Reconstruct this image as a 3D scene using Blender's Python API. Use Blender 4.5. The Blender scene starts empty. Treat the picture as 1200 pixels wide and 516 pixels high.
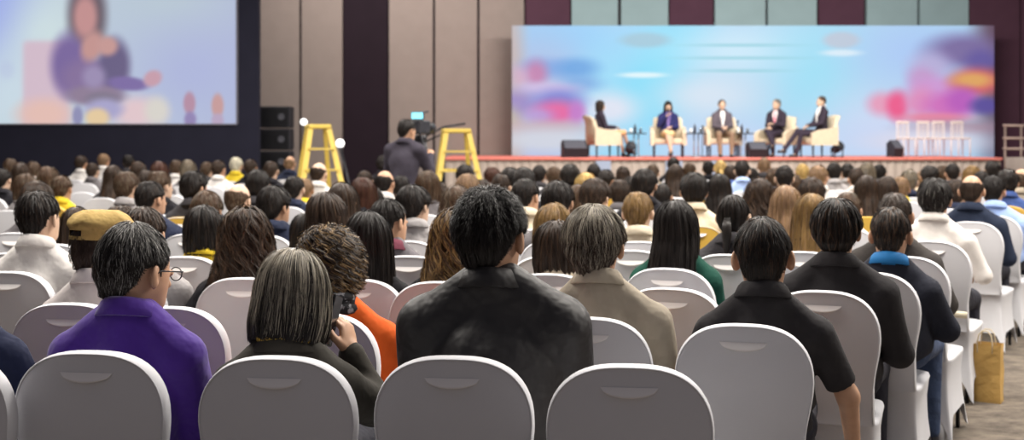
import bpy, math, random
import numpy as np
from math import sin, cos, pi, radians, sqrt, atan2

SC = bpy.context.scene
COL = SC.collection
# ------------------------------------------------------------------ camera, world, lights, exposure
F = 1400.0                      # focal length in pixels of the 1200 px wide frame
HOR = 167.0                     # image row of the horizon
CAMZ = 1.5
cam = bpy.data.cameras.new('camera')
cam.sensor_width = 36.0
cam.lens = F / 1200.0 * 36.0
cam.shift_y = -(258.0 - HOR) / 1200.0
cam.clip_end = 200
cam.dof.use_dof = True
cam.dof.focus_distance = 3.7
cam.dof.aperture_fstop = 3.4
camo = bpy.data.objects.new('camera', cam)
camo.location = (0, 0, CAMZ)
camo.rotation_euler = (pi / 2, 0, 0)
COL.objects.link(camo)
SC.camera = camo
vs = SC.view_settings
vs.view_transform = 'Standard'
vs.look = 'None'
vs.gamma = 1.0
vs.use_curve_mapping = False
vs.exposure = 0.0

W = bpy.data.worlds.new('hall_ambient')
SC.world = W
W.use_nodes = True
bg = W.node_tree.nodes['Background']
bg.inputs[0].default_value = (0.98, 0.94, 1.05, 1)
bg.inputs[1].default_value = 0.165


def area(name, loc, rot, size, power, color=(1, 1, 1), sy=None, spread=None):
    l = bpy.data.lights.new(name, 'AREA')
    l.energy = power
    l.color = color
    l.shape = 'RECTANGLE'
    l.size = size
    l.size_y = sy or size
    if spread:
        l.spread = radians(spread)
    o = bpy.data.objects.new(name, l)
    o.location = loc
    o.rotation_euler = rot
    COL.objects.link(o)
    return o


WARM = (1.0, 0.94, 0.86)
# rows of ceiling lamps over the seating and the stage, an added aisle fill
area('ceiling_light', (-3.2, 5.6, 5.6), (0, 0, 0), 2.4, 430, WARM, 2.4)
area('ceiling_light', (1.6, 5.8, 5.6), (0, 0, 0), 2.4, 430, WARM, 2.4)
area('ceiling_light', (5.6, 7.0, 5.6), (0, 0, 0), 2.0, 520, WARM, 3.0)
area('ceiling_light', (-4.5, 12.0, 6.0), (0, 0, 0), 3.0, 560, WARM, 3.0)
area('ceiling_light', (1.5, 12.0, 6.0), (0, 0, 0), 3.0, 560, WARM, 3.0)
area('ceiling_light', (7.5, 13.0, 6.0), (0, 0, 0), 3.0, 560, WARM, 3.0)
area('ceiling_light', (-5.0, 19.5, 6.4), (0, 0, 0), 4.0, 520, WARM, 3.0)
area('ceiling_light', (4.0, 19.5, 6.4), (0, 0, 0), 4.0, 700, WARM, 3.0)
area('aisle_fill', (8.5, 3.5, 4.6), (0, radians(58), 0), 2.0, 200, WARM, 3.0)  # tilted fill added from the right to brighten the aisle chair skirts
area('stage_light', (5.6, 23.0, 6.8), (radians(42), 0, 0), 9.0, 1050, (1, 0.95, 0.88), 1.0)
area('wall_washer_light', (-3.6, 29.0, 7.0), (radians(40), 0, 0), 6.0, 235, (1.0, 0.93, 0.87), 0.8)

# ------------------------------------------------------------------ materials
MATS = {}


def mat(key, col, rough=0.7, noise=0.0, nscale=12.0, bump=0.0, bscale=60.0, spec=0.35, metal=0.0, sheen=0.0,
        stretch=None, emit=None, alpha=None, trans=0.0):
    if key in MATS:
        return MATS[key]
    m = bpy.data.materials.new(key)
    m.use_nodes = True
    nt = m.node_tree
    b = nt.nodes['Principled BSDF']
    b.inputs['Base Color'].default_value = (*col, 1)
    b.inputs['Roughness'].default_value = rough
    b.inputs['Specular IOR Level'].default_value = spec
    b.inputs['Metallic'].default_value = metal
    if sheen:
        b.inputs['Sheen Weight'].default_value = sheen
    if trans:
        b.inputs['Transmission Weight'].default_value = trans
    if alpha is not None:
        b.inputs['Alpha'].default_value = alpha
    if emit:
        b.inputs['Emission Color'].default_value = (*emit[0], 1)
        b.inputs['Emission Strength'].default_value = emit[1]
    tc = mp = None
    if noise or bump:
        tc = nt.nodes.new('ShaderNodeTexCoord')
        mp = nt.nodes.new('ShaderNodeMapping')
        nt.links.new(tc.outputs['Object'], mp.inputs[0])
        if stretch:
            mp.inputs['Scale'].default_value = stretch
    if noise:
        n = nt.nodes.new('ShaderNodeTexNoise')
        n.inputs['Scale'].default_value = nscale
        n.inputs['Detail'].default_value = 4
        nt.links.new(mp.outputs[0], n.inputs['Vector'])
        r = nt.nodes.new('ShaderNodeValToRGB')
        r.color_ramp.elements[0].position = 0.3
        r.color_ramp.elements[1].position = 0.72
        r.color_ramp.elements[0].color = (*[c * (1 - noise) for c in col], 1)
        r.color_ramp.elements[1].color = (*[min(1, c * (1 + noise)) for c in col], 1)
        nt.links.new(n.outputs['Fac'], r.inputs[0])
        nt.links.new(r.outputs[0], b.inputs['Base Color'])
    if bump:
        n2 = nt.nodes.new('ShaderNodeTexNoise')
        n2.inputs['Scale'].default_value = bscale
        n2.inputs['Detail'].default_value = 3
        nt.links.new(mp.outputs[0], n2.inputs['Vector'])
        bp = nt.nodes.new('ShaderNodeBump')
        bp.inputs['Strength'].default_value = bump
        bp.inputs['Distance'].default_value = 0.045 if bscale < 20 else 0.01
        nt.links.new(n2.outputs['Fac'], bp.inputs['Height'])
        nt.links.new(bp.outputs[0], b.inputs['Normal'])
    MATS[key] = m
    return m


def srgb(r, g, b):
    def f(c):
        c = c / 255.0
        return c / 12.92 if c <= 0.04045 else ((c + 0.055) / 1.055) ** 2.4
    return (f(r), f(g), f(b))


def hairmat(key, col, spec=0.22, rough=0.42):
    return mat('hair_' + key, col, rough, noise=0.45, nscale=40, stretch=(1, 1, 0.18), spec=spec)


HAIR = {
    'black': hairmat('black', (0.015, 0.012, 0.011)),
    'darkbrown': hairmat('dark_brown', (0.034, 0.022, 0.016)),
    'brown': hairmat('brown', (0.070, 0.040, 0.024)),
    'redbrown': hairmat('red_brown', (0.060, 0.024, 0.016)),
    'lightbrown': hairmat('light_brown', (0.22, 0.135, 0.08)),
    'goldbrown': hairmat('golden_brown', (0.20, 0.12, 0.045)),
    'blond': hairmat('blond', (0.50, 0.34, 0.12)),
    'white': hairmat('white', (0.62, 0.58, 0.46)),
    'grey': hairmat('grey', (0.17, 0.16, 0.145)),
    'salt': hairmat('salt', (0.26, 0.25, 0.235)),
    'ash': hairmat('ash', (0.34, 0.30, 0.235)),
    'softblack': hairmat('soft_black', (0.020, 0.017, 0.016)),
    'taupe': hairmat('taupe', (0.15, 0.12, 0.085)),
}
SKIN = mat('skin', (0.50, 0.29, 0.185), 0.5, noise=0.08, nscale=20, spec=0.35)
SKIN_PALE = mat('skin_pale', (0.62, 0.42, 0.30), 0.5, noise=0.06, nscale=20, spec=0.35)
SKIN_DARK = mat('skin_tan', (0.34, 0.19, 0.115), 0.5, noise=0.08, nscale=20, spec=0.35)
LIP = mat('lips', (0.35, 0.11, 0.09), 0.45)
EYEM = mat('eye_dark', (0.02, 0.015, 0.012), 0.2)
FABRIC = {}


def cloth(key, col, rough=0.85, bump=0.8, bscale=8.0, spec=0.2, noise=0.10):
    k = 'cloth_' + key
    if k not in MATS:
        mat(k, col, rough, noise=noise, nscale=9, bump=bump * (0.55 if sum(col) > 1.2 else 1), bscale=bscale, spec=spec)
    return MATS[k]


# ------------------------------------------------------------------ mesh utilities
def mesh_obj(name, V, Fc, m, parent=None, smooth=True, mi=None, loc=None, rot=None):
    me = raw_mesh(name, V, Fc, m, smooth, mi)
    return link(name, me, parent, loc, rot)


def raw_mesh(name, V, Fc, m, smooth=True, mi=None):
    me = bpy.data.meshes.new(name)
    V = np.asarray(V, dtype=np.float32)
    if isinstance(Fc, np.ndarray):
        n = Fc.shape[1]
        me.vertices.add(len(V))
        me.vertices.foreach_set('co', V.ravel())
        me.loops.add(Fc.size)
        me.loops.foreach_set('vertex_index', Fc.astype(np.int32).ravel())
        me.polygons.add(len(Fc))
        me.polygons.foreach_set('loop_start', np.arange(0, Fc.size, n, dtype=np.int32))
        try:
            me.polygons.foreach_set('loop_total', np.full(len(Fc), n, dtype=np.int32))
        except Exception:
            pass
        me.update(calc_edges=True)
    else:
        me.from_pydata([tuple(map(float, v)) for v in V], [], [tuple(map(int, f)) for f in Fc])
    for x in (m if isinstance(m, (list, tuple)) else [m]):
        me.materials.append(x)
    if smooth:
        me.polygons.foreach_set('use_smooth', [True] * len(me.polygons))
    if mi is not None:
        me.polygons.foreach_set('material_index', np.asarray(mi, dtype=np.int32))
    me.update()
    return me


def link(name, me, parent=None, loc=None, rot=None):
    o = bpy.data.objects.new(name, me)
    COL.objects.link(o)
    if parent is not None:
        o.parent = parent
    if loc is not None:
        o.location = loc
    if rot is not None:
        o.rotation_euler = rot
    return o


def empty(name, loc, rz=0.0, scale=1.0):
    o = bpy.data.objects.new(name, None)
    o.empty_display_size = 0.2
    o.location = loc
    o.rotation_euler = (0, 0, rz)
    o.scale = (scale,) * 3
    COL.objects.link(o)
    return o


ALL_LABELS = {}


def tag(o, label, cat, group=None):
    o['label'] = label
    o['category'] = cat
    if group:
        o['group'] = group
    ALL_LABELS.setdefault(label, []).append(o)
    return o


def setmat(o, m, i=0):
    o.material_slots[i].link = 'OBJECT'
    o.material_slots[i].material = m


class MB:
    def __init__(s):
        s.V, s.F, s.M = [], [], []

    def add(s, V, Fc, mi=0):
        b = len(s.V)
        s.V += [tuple(map(float, v)) for v in V]
        s.F += [tuple(int(i) + b for i in f) for f in Fc]
        s.M += [mi] * len(Fc)
        return s

    def box(s, a, b, mi=0, bev=0.0):
        x0, y0, z0 = a
        x1, y1, z1 = b
        if bev <= 0:
            V = [(x0, y0, z0), (x1, y0, z0), (x1, y1, z0), (x0, y1, z0), (x0, y0, z1), (x1, y0, z1), (x1, y1, z1), (x0, y1, z1)]
            Fc = [(0, 3, 2, 1), (4, 5, 6, 7), (0, 1, 5, 4), (1, 2, 6, 5), (2, 3, 7, 6), (3, 0, 4, 7)]
            return s.add(V, Fc, mi)
        c = bev
        rings = []
        for (z, i) in ((z0, c), (z0 + c, 0), (z1 - c, 0), (z1, c)):
            r = []
            k = c
            xa, xb, ya, yb = x0 + i, x1 - i, y0 + i, y1 - i
            r += [(xa + k, ya, z), (xb - k, ya, z), (xb, ya + k, z), (xb, yb - k, z), (xb - k, yb, z), (xa + k, yb, z), (xa, yb - k, z), (xa, ya + k, z)]
            rings.append(r)
        V = sum(rings, [])
        Fc = []
        for q in range(3):
            for j in range(8):
                Fc.append((q * 8 + j, q * 8 + (j + 1) % 8, q * 8 + 8 + (j + 1) % 8, q * 8 + 8 + j))
        Fc.append(tuple(range(7, -1, -1)))
        Fc.append(tuple(range(24, 32)))
        return s.add(V, Fc, mi)

    def tube(s, pts, r, n=8, mi=0, r2=None):
        pts = [np.array(p, float) for p in pts]
        V, Fc = [], []
        prev = None
        for i, p in enumerate(pts):
            d = pts[min(i + 1, len(pts) - 1)] - pts[max(i - 1, 0)]
            d = d / (np.linalg.norm(d) + 1e-9)
            if prev is None:
                u = np.cross(d, [0, 0, 1.0])
                if np.linalg.norm(u) < 1e-3:
                    u = np.cross(d, [1.0, 0, 0])
            else:
                u = prev - d * prev.dot(d)
            u /= np.linalg.norm(u)
            prev = u
            w = np.cross(d, u)
            t = i / max(1, len(pts) - 1)
            rr = r if r2 is None else r + (r2 - r) * t
            for k in range(n):
                a = 2 * pi * k / n
                V.append(p + (u * cos(a) + w * sin(a)) * rr)
        for i in range(len(pts) - 1):
            for k in range(n):
                Fc.append((i * n + k, i * n + (k + 1) % n, (i + 1) * n + (k + 1) % n, (i + 1) * n + k))
        Fc.append(tuple(range(n - 1, -1, -1)))
        Fc.append(tuple(range((len(pts) - 1) * n, len(pts) * n)))
        return s.add(V, Fc, mi)

    def lathe(s, prof, c=(0, 0, 0), n=20, mi=0, sx=1, sy=1):
        V, Fc = [], []
        for (r, z) in prof:
            for k in range(n):
                a = 2 * pi * k / n
                V.append((c[0] + r * cos(a) * sx, c[1] + r * sin(a) * sy, c[2] + z))
        for i in range(len(prof) - 1):
            for k in range(n):
                Fc.append((i * n + k, i * n + (k + 1) % n, (i + 1) * n + (k + 1) % n, (i + 1) * n + k))
        return s.add(V, Fc, mi)

    def obj(s, name, m, parent=None, smooth=False, loc=None, rot=None):
        return mesh_obj(name, s.V, s.F, m, parent, smooth, s.M if isinstance(m, (list, tuple)) else None, loc, rot)

    def mesh(s, name, m, smooth=False):
        return raw_mesh(name, s.V, s.F, m, smooth, s.M if isinstance(m, (list, tuple)) else None)


# ------------------------------------------------------------------ signed distance bodies
def smin(a, b, k):
    h = np.clip(0.5 + 0.5 * (b - a) / k, 0, 1)
    return b + (a - b) * h - k * h * (1 - h)


def cap(P, a, b, ra, rb):
    a = np.array(a, np.float32)
    b = np.array(b, np.float32)
    d = b - a
    t = np.clip(((P - a) @ d) / (d @ d + 1e-9), 0, 1)
    q = P - a - t[..., None] * d
    return np.sqrt((q * q).sum(-1)) - (ra + (rb - ra) * t)


def ell(P, c, r, rz=0.0, rx=0.0):
    q = P - np.array(c, np.float32)
    if rz:
        x = q[..., 0] * cos(rz) + q[..., 1] * sin(rz)
        y = -q[..., 0] * sin(rz) + q[..., 1] * cos(rz)
        q = np.stack([x, y, q[..., 2]], -1)
    if rx:
        y = q[..., 1] * cos(rx) + q[..., 2] * sin(rx)
        z = -q[..., 1] * sin(rx) + q[..., 2] * cos(rx)
        q = np.stack([q[..., 0], y, z], -1)
    r = np.array(r, np.float32)
    k1 = np.sqrt(((q / r) ** 2).sum(-1))
    k2 = np.sqrt(((q / (r * r)) ** 2).sum(-1)) + 1e-9
    return k1 * (k1 - 1) / k2


def surf(fn, lo, hi, h):
    """surface nets of fn(P) < 0"""
    lo = np.array(lo, float)
    n = [int(math.ceil((hi[i] - lo[i]) / h)) + 1 for i in range(3)]
    ax = [lo[i] + h * np.arange(n[i]) for i in range(3)]
    P = np.stack(np.meshgrid(*ax, indexing='ij'), -1).astype(np.float32)
    val = fn(P)
    del P
    ins = val < 0
    cn = [k - 1 for k in n]
    cnt = np.zeros(cn, np.float32)
    acc = np.zeros(cn + [3], np.float32)
    cross = []
    for a in range(3):
        s0 = [slice(None)] * 3
        s1 = [slice(None)] * 3
        s0[a] = slice(0, -1)
        s1[a] = slice(1, None)
        v0, v1 = val[tuple(s0)], val[tuple(s1)]
        cr = (v0 < 0) != (v1 < 0)
        cross.append(cr)
        idx = np.argwhere(cr)
        if len(idx) == 0:
            continue
        t = v0[cr] / (v0[cr] - v1[cr])
        pos = idx.astype(np.float32)
        pos[:, a] += t
        b, c = [i for i in range(3) if i != a]
        for db in (0, 1):
            for dc in (0, 1):
                ci = idx.copy()
                ci[:, b] -= db
                ci[:, c] -= dc
                ok = (ci[:, b] >= 0) & (ci[:, c] >= 0) & (ci[:, b] < cn[b]) & (ci[:, c] < cn[c]) & (ci[:, a] < cn[a])
                ci = ci[ok]
                lin = np.ravel_multi_index(ci.T, cn)
                np.add.at(cnt.reshape(-1), lin, 1)
                np.add.at(acc.reshape(-1, 3), lin, pos[ok])
    act = cnt > 0
    vid = np.full(cn, -1, np.int64)
    vid[act] = np.arange(act.sum())
    V = acc[act] / cnt[act][:, None] * h + lo
    quads = []
    for a in range(3):
        cr = cross[a]
        idx = np.argwhere(cr)
        b, c = [(1, 2), (2, 0), (0, 1)][a]
        ok = (idx[:, b] > 0) & (idx[:, c] > 0) & (idx[:, b] < cn[b]) & (idx[:, c] < cn[c])
        idx = idx[ok]
        if len(idx) == 0:
            continue

        def g(db, dc):
            j = idx.copy()
            j[:, b] -= db
            j[:, c] -= dc
            return vid[j[:, 0], j[:, 1], j[:, 2]]
        q = np.stack([g(1, 1), g(0, 1), g(0, 0), g(1, 0)], 1)
        flip = ~(ins[idx[:, 0], idx[:, 1], idx[:, 2]])
        q[flip] = q[flip][:, ::-1]
        quads.append(q)
    Q = np.concatenate(quads) if quads else np.zeros((0, 4), np.int64)
    Q = Q[(Q >= 0).all(1)]
    return V.astype(np.float32), Q


def rotz(V, a):
    c, s = cos(a), sin(a)
    R = np.array([[c, -s, 0], [s, c, 0], [0, 0, 1]])
    return np.asarray(V) @ R.T


def rotx(V, a):
    c, s = cos(a), sin(a)
    R = np.array([[1, 0, 0], [0, c, -s], [0, s, c]])
    return np.asarray(V) @ R.T


def roty(V, a):
    c, s = cos(a), sin(a)
    R = np.array([[c, 0, s], [0, 1, 0], [-s, 0, c]])
    return np.asarray(V) @ R.T


def hrot(V, yaw, pitch, roll):
    """head rotation: pitch forward (nod), roll to the side, then yaw"""
    return rotz(roty(rotx(V, -pitch), roll), yaw)
# ------------------------------------------------------------------ heads (local frame: centre of the skull, face towards +y)
_hc = {}


def head_geo(h, female=False, neck_r=0.056):
    key = (h, female, neck_r)
    if key in _hc:
        return _hc[key]
    jw = 0.052 if female else 0.058

    def f(P):
        d = ell(P, (0, -0.004, 0.012), (0.075, 0.094, 0.098))
        d = smin(d, ell(P, (0, 0.030, -0.050), (0.060, 0.066, 0.070)), 0.03)
        d = smin(d, ell(P, (0, 0.050, -0.092), (jw - 0.016, 0.036, 0.026)), 0.03)
        d = smin(d, cap(P, (0, 0.094, -0.012), (0, 0.108, -0.040), 0.007, 0.012), 0.012)       # nose
        for s in (-1, 1):
            d = -smin(-d, ell(P, (s * 0.031, 0.100, -0.006), (0.017, 0.012, 0.010)), 0.01) if h < 0.006 else d
            if h < 0.006:
                d = smin(d, ell(P, (s * 0.031, 0.086, -0.006), (0.013, 0.011, 0.009)), 0.003)
            e = ell(P, (s * 0.084, -0.004, -0.014), (0.011, 0.022, 0.033), rz=s * 0.55)
            e = -smin(-e, ell(P, (s * 0.093, 0.006, -0.010), (0.008, 0.011, 0.018), rz=s * 0.55), 0.006)
            d = smin(d, e, 0.007)
        d = smin(d, ell(P, (0, 0.090, -0.066), (0.024, 0.010, 0.006)), 0.006)                    # lips
        nk = cap(P, (0, -0.022, -0.050), (0, -0.018, -0.140), neck_r, neck_r)
        d = smin(d, nk, 0.03)
        return d
    V, Q = surf(f, (-0.11, -0.13, -0.29), (0.11, 0.135, 0.125), h)
    c = V[Q].mean(1)
    mi = np.zeros(len(Q), np.int32)
    mi[(np.abs(c[:, 0]) < 0.024) & (c[:, 1] > 0.085) & (np.abs(c[:, 2] + 0.066) < 0.0065)] = 1
    for s in (-1, 1):
        mi[((c[:, 0] - s * 0.031) ** 2 + ((c[:, 2] + 0.006) * 1.3) ** 2 < 0.0085 ** 2) & (c[:, 1] > 0.07)] = 2
        mi[(np.abs(c[:, 0] - s * 0.032) < 0.016) & (np.abs(c[:, 2] - 0.014) < 0.0035) & (c[:, 1] > 0.07)] = 2     # brows
    _hc[key] = (V, Q, mi)
    return _hc[key]


_handc = {}


def hand_geo(h, side, curl=0.5):
    """wrist at origin, fingers towards +y, palm down (-z); thumb on the inner side"""
    key = (h, side, curl)
    if key in _handc:
        return _handc[key]
    s = side   # thumb x direction

    def f(P):
        d = ell(P, (0, 0.045, 0), (0.040, 0.052, 0.015))
        d = smin(d, cap(P, (0, -0.05, 0), (0, 0.01, 0), 0.027, 0.024), 0.02)
        for i, (x, L) in enumerate(((0.028, 0.068), (0.009, 0.078), (-0.010, 0.072), (-0.028, 0.056))):
            x *= s
            p = np.array([x, 0.082 - abs(i - 1) * 0.004, 0.0])
            a = 0.15
            for j, fr in enumerate((0.45, 0.32, 0.23)):
                a += curl * (0.5 + 0.35 * j)
                q = p + np.array([x * 0.12, cos(a), -sin(a)]) * L * fr
                r = 0.0092 - 0.0008 * j
                d = smin(d, cap(P, p, q, r, r - 0.0008), 0.005 if j == 0 else 0.003)
                p = q
        b = np.array([s * 0.030, 0.020, -0.004])
        m = b + np.array([s * 0.026, 0.030, -0.008])
        t = m + np.array([s * 0.004, 0.032, -0.012])
        d = smin(d, cap(P, b, m, 0.014, 0.0105), 0.008)
        d = smin(d, cap(P, m, t, 0.0105, 0.0085), 0.003)
        return d
    V, Q = surf(f, (-0.085, -0.09, -0.10), (0.085, 0.19, 0.04), h)
    _handc[key] = (V, Q)
    return V, Q


def frame_to(V, origin, fwd, up):
    f = np.array(fwd, float)
    f /= np.linalg.norm(f)
    u = np.array(up, float)
    u = u - f * u.dot(f)
    u /= np.linalg.norm(u)
    r = np.cross(f, u)
    M = np.stack([r, f, u], 1)
    return np.asarray(V) @ M.T + np.array(origin)


def joints(H=1.28, sw=0.185, lean=0.0, dx=0.0, neck=0.0, **kw):
    """joint positions for a figure seated on a chair, facing +y; H is the height of the head's top"""
    st = (H - 0.55) / 0.73
    zs = H - 0.385
    yb = -0.075 + lean
    J = dict(H=H, sw=sw,
             hip=(0, -0.03, 0.565), waist=(dx * 0.3, -0.065, 0.72), chest=(dx * 0.7, -0.065 + lean * 0.6, zs - 0.10),
             neck=(dx, yb, H - 0.255), head=(dx, yb + 0.03 + neck, H - 0.128),
             shl=(dx - sw, yb + 0.01, zs), shr=(dx + sw, yb + 0.01, zs),
             ell=(dx - sw - 0.022, 0.03, zs - 0.25), elr=(dx + sw + 0.022, 0.03, zs - 0.25),
             wrl=(-0.115, 0.235, 0.665), wrr=(0.115, 0.235, 0.665),
             knl=(-0.12, 0.42, 0.525), knr=(0.12, 0.42, 0.525),
             anl=(-0.12, 0.43, 0.10), anr=(0.12, 0.43, 0.10), yaw=0.0, pitch=0.0, roll=0.0, hs=1.0, foot=(0, 1, 0))
    J.update(kw)
    return J


def box_of(pts, m):
    A = np.array(pts)
    return A.min(0) - m, A.max(0) + m


def body_geo(J, h=0.011, hh=0.005, female=False, hands=True, handcurl=0.5, handh=0.005):
    """one mesh: head and neck, trunk, arms, hands, legs"""
    sw = J['sw']

    def f(P):
        d = cap(P, J['hip'], J['waist'], 0.115, 0.10)
        d = smin(d, cap(P, J['waist'], J['chest'], 0.09, 0.080), 0.05)
        d = smin(d, cap(P, J['shl'], J['shr'], 0.04, 0.04), 0.05)
        d = smin(d, cap(P, J['chest'], np.array(J['neck']) + (0, 0.01, -0.02), 0.07, 0.045), 0.03)
        for a, b, c in (('shl', 'ell', 'wrl'), ('shr', 'elr', 'wrr')):
            d = smin(d, cap(P, J[a], J[b], 0.044, 0.036), 0.02)
            d = smin(d, cap(P, J[b], J[c], 0.036, 0.024), 0.02)
        for s, a, b in ((-1, 'knl', 'anl'), (1, 'knr', 'anr')):
            hp = np.array(J['hip']) + (s * 0.085, 0, 0)
            d = smin(d, cap(P, hp, J[a], 0.075, 0.050), 0.03)
            d = smin(d, cap(P, J[a], J[b], 0.050, 0.034), 0.02)
            ft = np.array(J[b]) + np.array(J['foot']) * 0.12 - (0, 0, 0.055)
            d = smin(d, cap(P, np.array(J[b]) - (0, 0, 0.04), ft, 0.036, 0.026), 0.02)
        return d
    keys = ('hip', 'waist', 'chest', 'neck', 'shl', 'shr', 'ell', 'elr', 'wrl', 'wrr', 'knl', 'knr', 'anl', 'anr')
    lo, hi = box_of([J[k] for k in keys], 0.13)
    hi = hi + np.array([0.0, 0.10, 0])
    V, Q = surf(f, lo, hi, h)
    Vs, Qs, Ms = [V], [Q], [np.zeros(len(Q), np.int32)]
    hv, hq, hm = head_geo(hh, female)
    hv = hrot(hv * J['hs'], J['yaw'], J['pitch'], J['roll']) + np.array(J['head'])
    Vs.append(hv)
    Qs.append(hq)
    Ms.append(hm)
    if hands:
        for s, e, w in ((1, 'ell', 'wrl'), (-1, 'elr', 'wrr')):
            gv, gq = hand_geo(handh, s, handcurl)
            d = np.array(J[w]) - np.array(J[e])
            up = J.get('up' + w, (0, 0.2, 1))
            Vs.append(frame_to(gv, J[w], J.get('dir' + w, d), up))
            Qs.append(gq)
            Ms.append(np.zeros(len(gq), np.int32))
    off = 0
    QQ = []
    for v, q in zip(Vs, Qs):
        QQ.append(q + off)
        off += len(v)
    return np.concatenate(Vs), np.concatenate(QQ), np.concatenate(Ms)


def top_geo(J, h=0.011, kind='jacket', fat=0.0, female=False):
    """shirt or jacket: trunk with sleeves"""
    sw = J['sw']
    pad = {'jacket': 0.012, 'shirt': 0.004, 'tee': 0.002}[kind] + fat
    ch = np.array(J['chest'])
    nk = np.array(J['neck'])
    rng = np.random.RandomState(int(abs(J['H'] * 1000) + abs(sw) * 5000) % 9999)
    fold = [(rng.uniform(-1, 1, 3) * np.array([24, 18, 30]), rng.uniform(0, 6), rng.uniform(0.5, 1)) for _ in range(5)]

    def f(P):
        wz = np.array(J['waist'])
        d = ell(P, ch + (0, -0.005, -0.03), (sw * 0.90 + pad, 0.112 + pad + fat * 0.6, 0.19))
        d = smin(d, ell(P, wz + (0, 0.0, -0.02), (0.145 + pad + fat, 0.115 + pad + fat, 0.20)), 0.05)
        d = smin(d, ell(P, np.array(J['hip']) + (0, -0.01, 0.03), (0.175 + pad + fat, 0.135 + pad, 0.11)), 0.05)
        for s, sh, el, wr in ((-1, 'shl', 'ell', 'wrl'), (1, 'shr', 'elr', 'wrr')):
            S = np.array(J[sh])
            base = nk + np.array([s * 0.045, 0.0, -0.006])
            d = smin(d, cap(P, base, S + (-s * 0.02, 0, 0.012), 0.040 + pad * 0.6, 0.052 + pad), 0.05)
            d = smin(d, cap(P, S, J[el], 0.058 + pad, 0.046 + pad), 0.028)
            if kind == 'tee':
                E = S + (np.array(J[el]) - S) * 0.80
                dd = (E - S) / np.linalg.norm(E - S)
                d = np.where(((P - E) @ dd.astype(np.float32) > 0) & (np.sqrt(((P - np.array(J[el], np.float32)) ** 2).sum(-1)) < 0.16), np.maximum(d, (P - E) @ dd.astype(np.float32)), d)
            else:
                W = np.array(J[wr])
                E = np.array(J[el])
                We = E + (W - E) * 0.93
                d = smin(d, cap(P, E, We, 0.046 + pad, 0.032 + pad), 0.02)
        d = smin(d, cap(P, ch, nk + (0, 0, -0.02), 0.095, 0.067), 0.04)
        # cut the neck hole
        d = np.maximum(d, -cap(P, nk + (0, 0.03, 0.0), nk + (0, 0.05, 0.2), 0.050, 0.06))
        w = 0
        for k, ph, a in fold:
            w = w + a * np.sin(P @ k.astype(np.float32) + ph)
        return d + 0.0022 * w
    keys = ('hip', 'waist', 'chest', 'neck', 'shl', 'shr', 'ell', 'elr', 'wrl', 'wrr')
    lo, hi = box_of([J[k] for k in keys], 0.15 + fat)
    lo[2] = max(lo[2], 0.485 if J['hip'][2] < 0.7 else J['hip'][2] - 0.12)
    lo[2] -= 0.03

    def g(P):
        return np.maximum(f(P), (lo[2] + 0.03) - P[..., 2])
    return surf(g, lo, hi, h)


def legs_geo(J, h=0.012, skirt=False):
    def f(P):
        hp = np.array(J['hip'])
        d = ell(P, hp + (0, -0.005, 0.0), (0.168, 0.128, 0.105))
        for s, a, b in ((-1, 'knl', 'anl'), (1, 'knr', 'anr')):
            q = hp + (s * 0.085, 0.0, -0.005)
            d = smin(d, cap(P, q, J[a], 0.086, 0.066), 0.03)
            if not skirt:
                d = smin(d, cap(P, J[a], np.array(J[b]) + (0, 0, 0.0), 0.062, 0.050), 0.02)
        return d
    keys = ('hip', 'knl', 'knr', 'anl', 'anr')
    lo, hi = box_of([J[k] for k in keys], 0.14)
    lo[2] = max(lo[2], 0.05)
    hi[2] = min(hi[2], J['hip'][2] + 0.10)
    lo[2] = lo[2] - 0.0

    def g(P):
        m = 0.02
        d = f(P)
        if not skirt:
            return np.maximum(d, 0.06 - P[..., 2])
        return d
    return surf(g, lo, hi, h)


def shoe_geo(J, side, h=0.009):
    a = np.array(J['anl' if side < 0 else 'anr'])
    fd = np.array(J['foot'], float)

    def f(P):
        z0 = a[2] - 0.065
        d = cap(P, (a[0], a[1], z0 + 0.01), (a[0] + fd[0] * 0.15, a[1] + fd[1] * 0.15, z0), 0.040, 0.034)
        d = smin(d, cap(P, (a[0], a[1], z0), (a[0], a[1], z0 + 0.05), 0.040, 0.042), 0.02)
        return np.maximum(d, (a[2] - 0.098) - P[..., 2])
    e = a + fd * 0.15
    lo, hi = box_of([a, e], 0.06)
    lo[2] = a[2] - 0.105
    return surf(f, lo, hi, h)


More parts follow.
